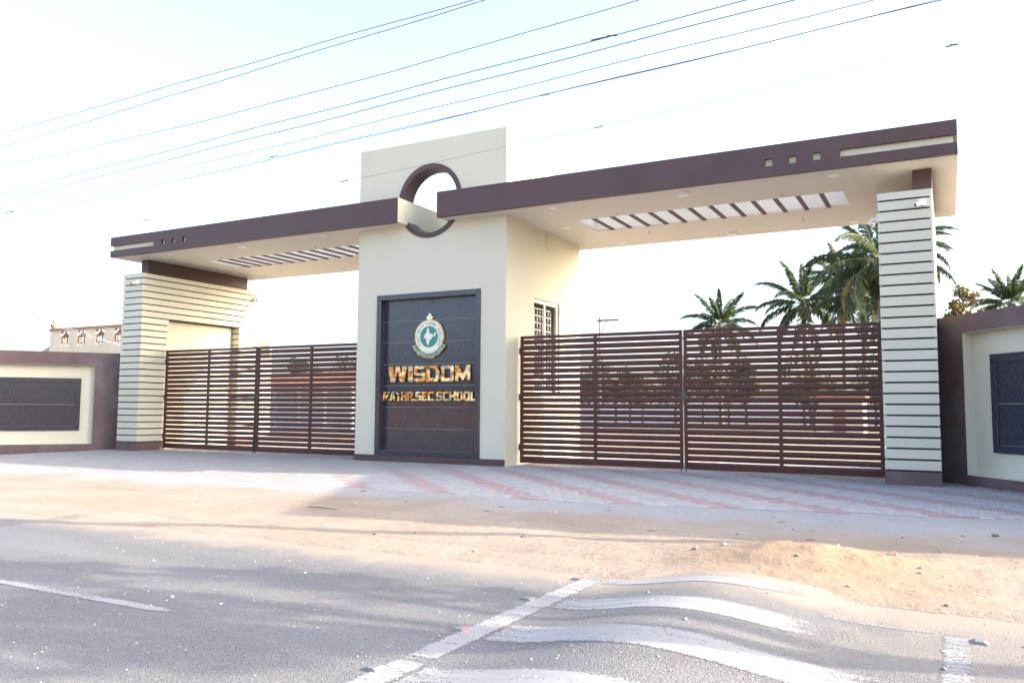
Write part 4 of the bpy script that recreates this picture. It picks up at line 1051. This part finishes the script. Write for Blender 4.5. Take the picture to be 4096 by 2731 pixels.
for x in (-7.85, -7.3, -6.8): MB().tube([(x, 40.4, 8.56), (x, 40.4, 8.66), (x, 40.4, 8.68), (x, 40.4, 8.76)], [.02, .02, .055, .04], 8).build('insulator', M['plastic'], t)

# unseen house added beyond the gateway, footprint shaped to shade the paving
t = thing('shade_caster_house', (29, 0, 0), 'plain two storey cream house out of view, added past the boundary wall to shade the paving', 'house')
MB().prism([(26.2, -4.45), (36.5, -3.0), (36.5, 7), (25.0, 7), (22.9, 1.86)], -.3, 7.85).build('wall', M['house_cream'], t)
MB().prism([(26.15, -4.55), (36.6, -3.1), (36.6, 7.1), (24.9, 7.1), (22.8, 1.86)], 7.851, 8.0).build('roof', M['concrete'], t)
for k in range(3):
    for z in (1.0, 4.6):
        c = Vector((27.6+k*2.9, -4.45+.141*(1.4+k*2.9)-.03, z)); d = Vector((.99, .14, 0)); n_ = Vector((.14, -.99, 0))
        q = MB(); q.quad(c, c+d*1.3, c+d*1.3+Vector((0, 0, 1.4)), c+Vector((0, 0, 1.4))); q.build('window', M['glass'], t)

# fence across the road, mirrored in the granite
t = thing('corrugated_fence', (10, -25, 0), 'rusty corrugated sheet fence along the far side of the road', 'fence')
for s_ in range(12):
    q = MB(); x0 = -26+s_*5.0; n = 66
    for i in range(n+1):
        x = x0+4.96*i/n; yv = -25+.035*math.cos(i*math.pi/1.5)
        q.v += [(x, yv, .05), (x, yv, 2.15+.05*math.sin(s_*2.1))]
    for i in range(n): q.f.append((2*i+2, 2*i, 2*i+1, 2*i+3))
    q.build('sheet', M['corr'], t)
for s_ in range(13): MB().box(-26.06+s_*5.0, -25.98+s_*5.0, -25.2, -25.06, -.3, 2.3).build('post', M['concrete'], t)

# ------------------------------------------------------------------ loose things on the verge
def stone_mesh(seed, m):
    bm = bmesh.new(); bmesh.ops.create_icosphere(bm, subdivisions=2, radius=1.0)
    for v_ in bm.verts:
        k = 1+.35*noise.noise(v_.co*1.3+Vector((seed*3.1, 0, 0))); v_.co = Vector((v_.co.x*k*1.2, v_.co.y*k*.9, v_.co.z*k*.6))
    me = bpy.data.meshes.new('stone'); bm.to_mesh(me); bm.free(); me.materials.append(m); return me
SM = [stone_mesh(k, M['stone']) for k in range(4)]+[stone_mesh(k, M['stone_dark']) for k in range(4, 6)]
def zat(x, y): return max(h_ground(x, y), zroad(x, y) if -18.3 < y < -12.1 else -9)
spots = [(a_, b_, c_*.72, d_) for a_, b_, c_, d_ in [(11.32, -10.84, .045, 5), (16.4, -7.63, .06, 4), (15.34, -9.75, .05, 0), (14.57, -11.29, .03, 5), (15.1, -11.88, .035, 1), (13.47, -10.97, .04, 4), (11.5, -14.77, .022, 1), (14.04, -8.25, .03, 2), (11.18, -11.77, .045, 3), (15.06, -9.88, .035, 4), (13.66, -10.49, .05, 2)]]
for k in range(48):
    spots.append((rnd.uniform(3.5, 17.2), rnd.uniform(-12.3, -7.6), rnd.choice((.008, .011, .014, .02)), rnd.randrange(6)))
for k in range(16): spots.append((rnd.uniform(8, 16.4), rnd.uniform(-16, -12.6), rnd.choice((.010, .013, .017)), rnd.randrange(4)))
for (x, y, s_, k) in spots:
    o = place('stone', SM[k], None, (x, y, zat(x, y)+s_*.25), (rnd.uniform(-.3, .3), rnd.uniform(-.3, .3), rnd.uniform(0, 6)), s_)
    if k > 3: tag(o, 'small dark clod of earth lying on the sandy verge', 'stone', 'clods on the verge')
    elif y < -12.4: tag(o, 'tiny pale stone chip lying on the asphalt', 'stone', 'stone chips on the road')
    else: tag(o, 'small pale stone lying on the sandy verge', 'stone', 'stones on the verge')
q = MB(); q.prism([(-.13, -.05), (.12, -.07), (.15, .06), (.02, .10)], 0, .05)
z = zat(15.37, -10.79)
q.v = [(x+.0, y, zz+(.05 if x > .05 and zz > 0 else 0)) for x, y, zz in q.v]
o = place('broken_brick', q.mesh('broken_brick', M['brick_bit']), None, (15.37, -10.79, z-.01), (.35, -.1, .5), .40); tag(o, 'angular pink broken brick lying on the sand heap', 'brick')
o = MB().tube([(6.94, -9.79, .03), (7.2, -9.80, .035), (7.57, -9.83, .028)], [.006, .008, .004], 6).build('stick', M['twig']); tag(o, 'long dark stick lying on the shaded sand', 'stick')
for k in range(14):
    x, y = rnd.uniform(6, 17), rnd.uniform(-9.5, -7.2); a = rnd.uniform(0, 3.1); l = rnd.uniform(.05, .14)
    z = zat(x, y)+.008
    o = MB().tube([(x, y, z), (x+l*math.cos(a)*.5, y+l*math.sin(a)*.5, z+.006), (x+l*math.cos(a), y+l*math.sin(a), z)], [.004, .005, .002], 5).build('twig', M['twig']); tag(o, 'short dry twig lying on the dusty verge', 'twig', 'twigs on the verge')
for k in range(8):
    x, y = rnd.uniform(6, 17), rnd.uniform(-9.6, -7.0); z = zat(x, y)+.006; a = rnd.uniform(0, 3); s_ = rnd.uniform(.015, .035)
    g = MB(); c, s2 = math.cos(a)*s_, math.sin(a)*s_
    g.v = [(x+c, y+s2, z), (x-s2*.6, y+c*.6, z+.012), (x-c, y-s2, z+.002), (x+s2*.6, y-c*.6, z+.015)]; g.f = [(0, 1, 2), (0, 2, 3)]
    o = g.build('paper_scrap', M['paper']); tag(o, 'white paper scrap lying on the dusty verge', 'litter', 'paper scraps on the verge')

# fine grit over the verge and the near lane, too small to pick apart
def grit(name, n, x0, x1, y0, y1, m, lab):
    g = MB()
    for k in range(n):
        x, y = rnd.uniform(x0, x1), rnd.uniform(y0, y1); s_ = rnd.choice((.003, .004, .005, .007, .010)); z = zat(x, y)+s_*.3
        a = rnd.uniform(0, 1.5); c, d = math.cos(a)*s_, math.sin(a)*s_; b = len(g.v)
        g.v += [(x+c, y+d, z), (x-d, y+c, z), (x-c*1.2, y-d, z), (x+d, y-c, z), (x+c*.2, y, z+s_*.8)]
        g.f += [(b, b+1, b+4), (b+1, b+2, b+4), (b+2, b+3, b+4), (b+3, b, b+4)]
    o = g.build(name, M[m]); tag(o, lab, 'gravel', kind='stuff')
grit('gravel', 3200, 2.0, 17.5, -12.4, -7.0, 'stone', 'pale grit strewn over the sandy verge')
grit('gravel', 1500, 2.0, 17.5, -12.3, -7.0, 'stone_dark', 'dark crumbs of soil strewn over the sandy verge')
grit('gravel', 1400, 7.0, 17.0, -17.0, -12.4, 'stone', 'pale grit strewn over the asphalt')
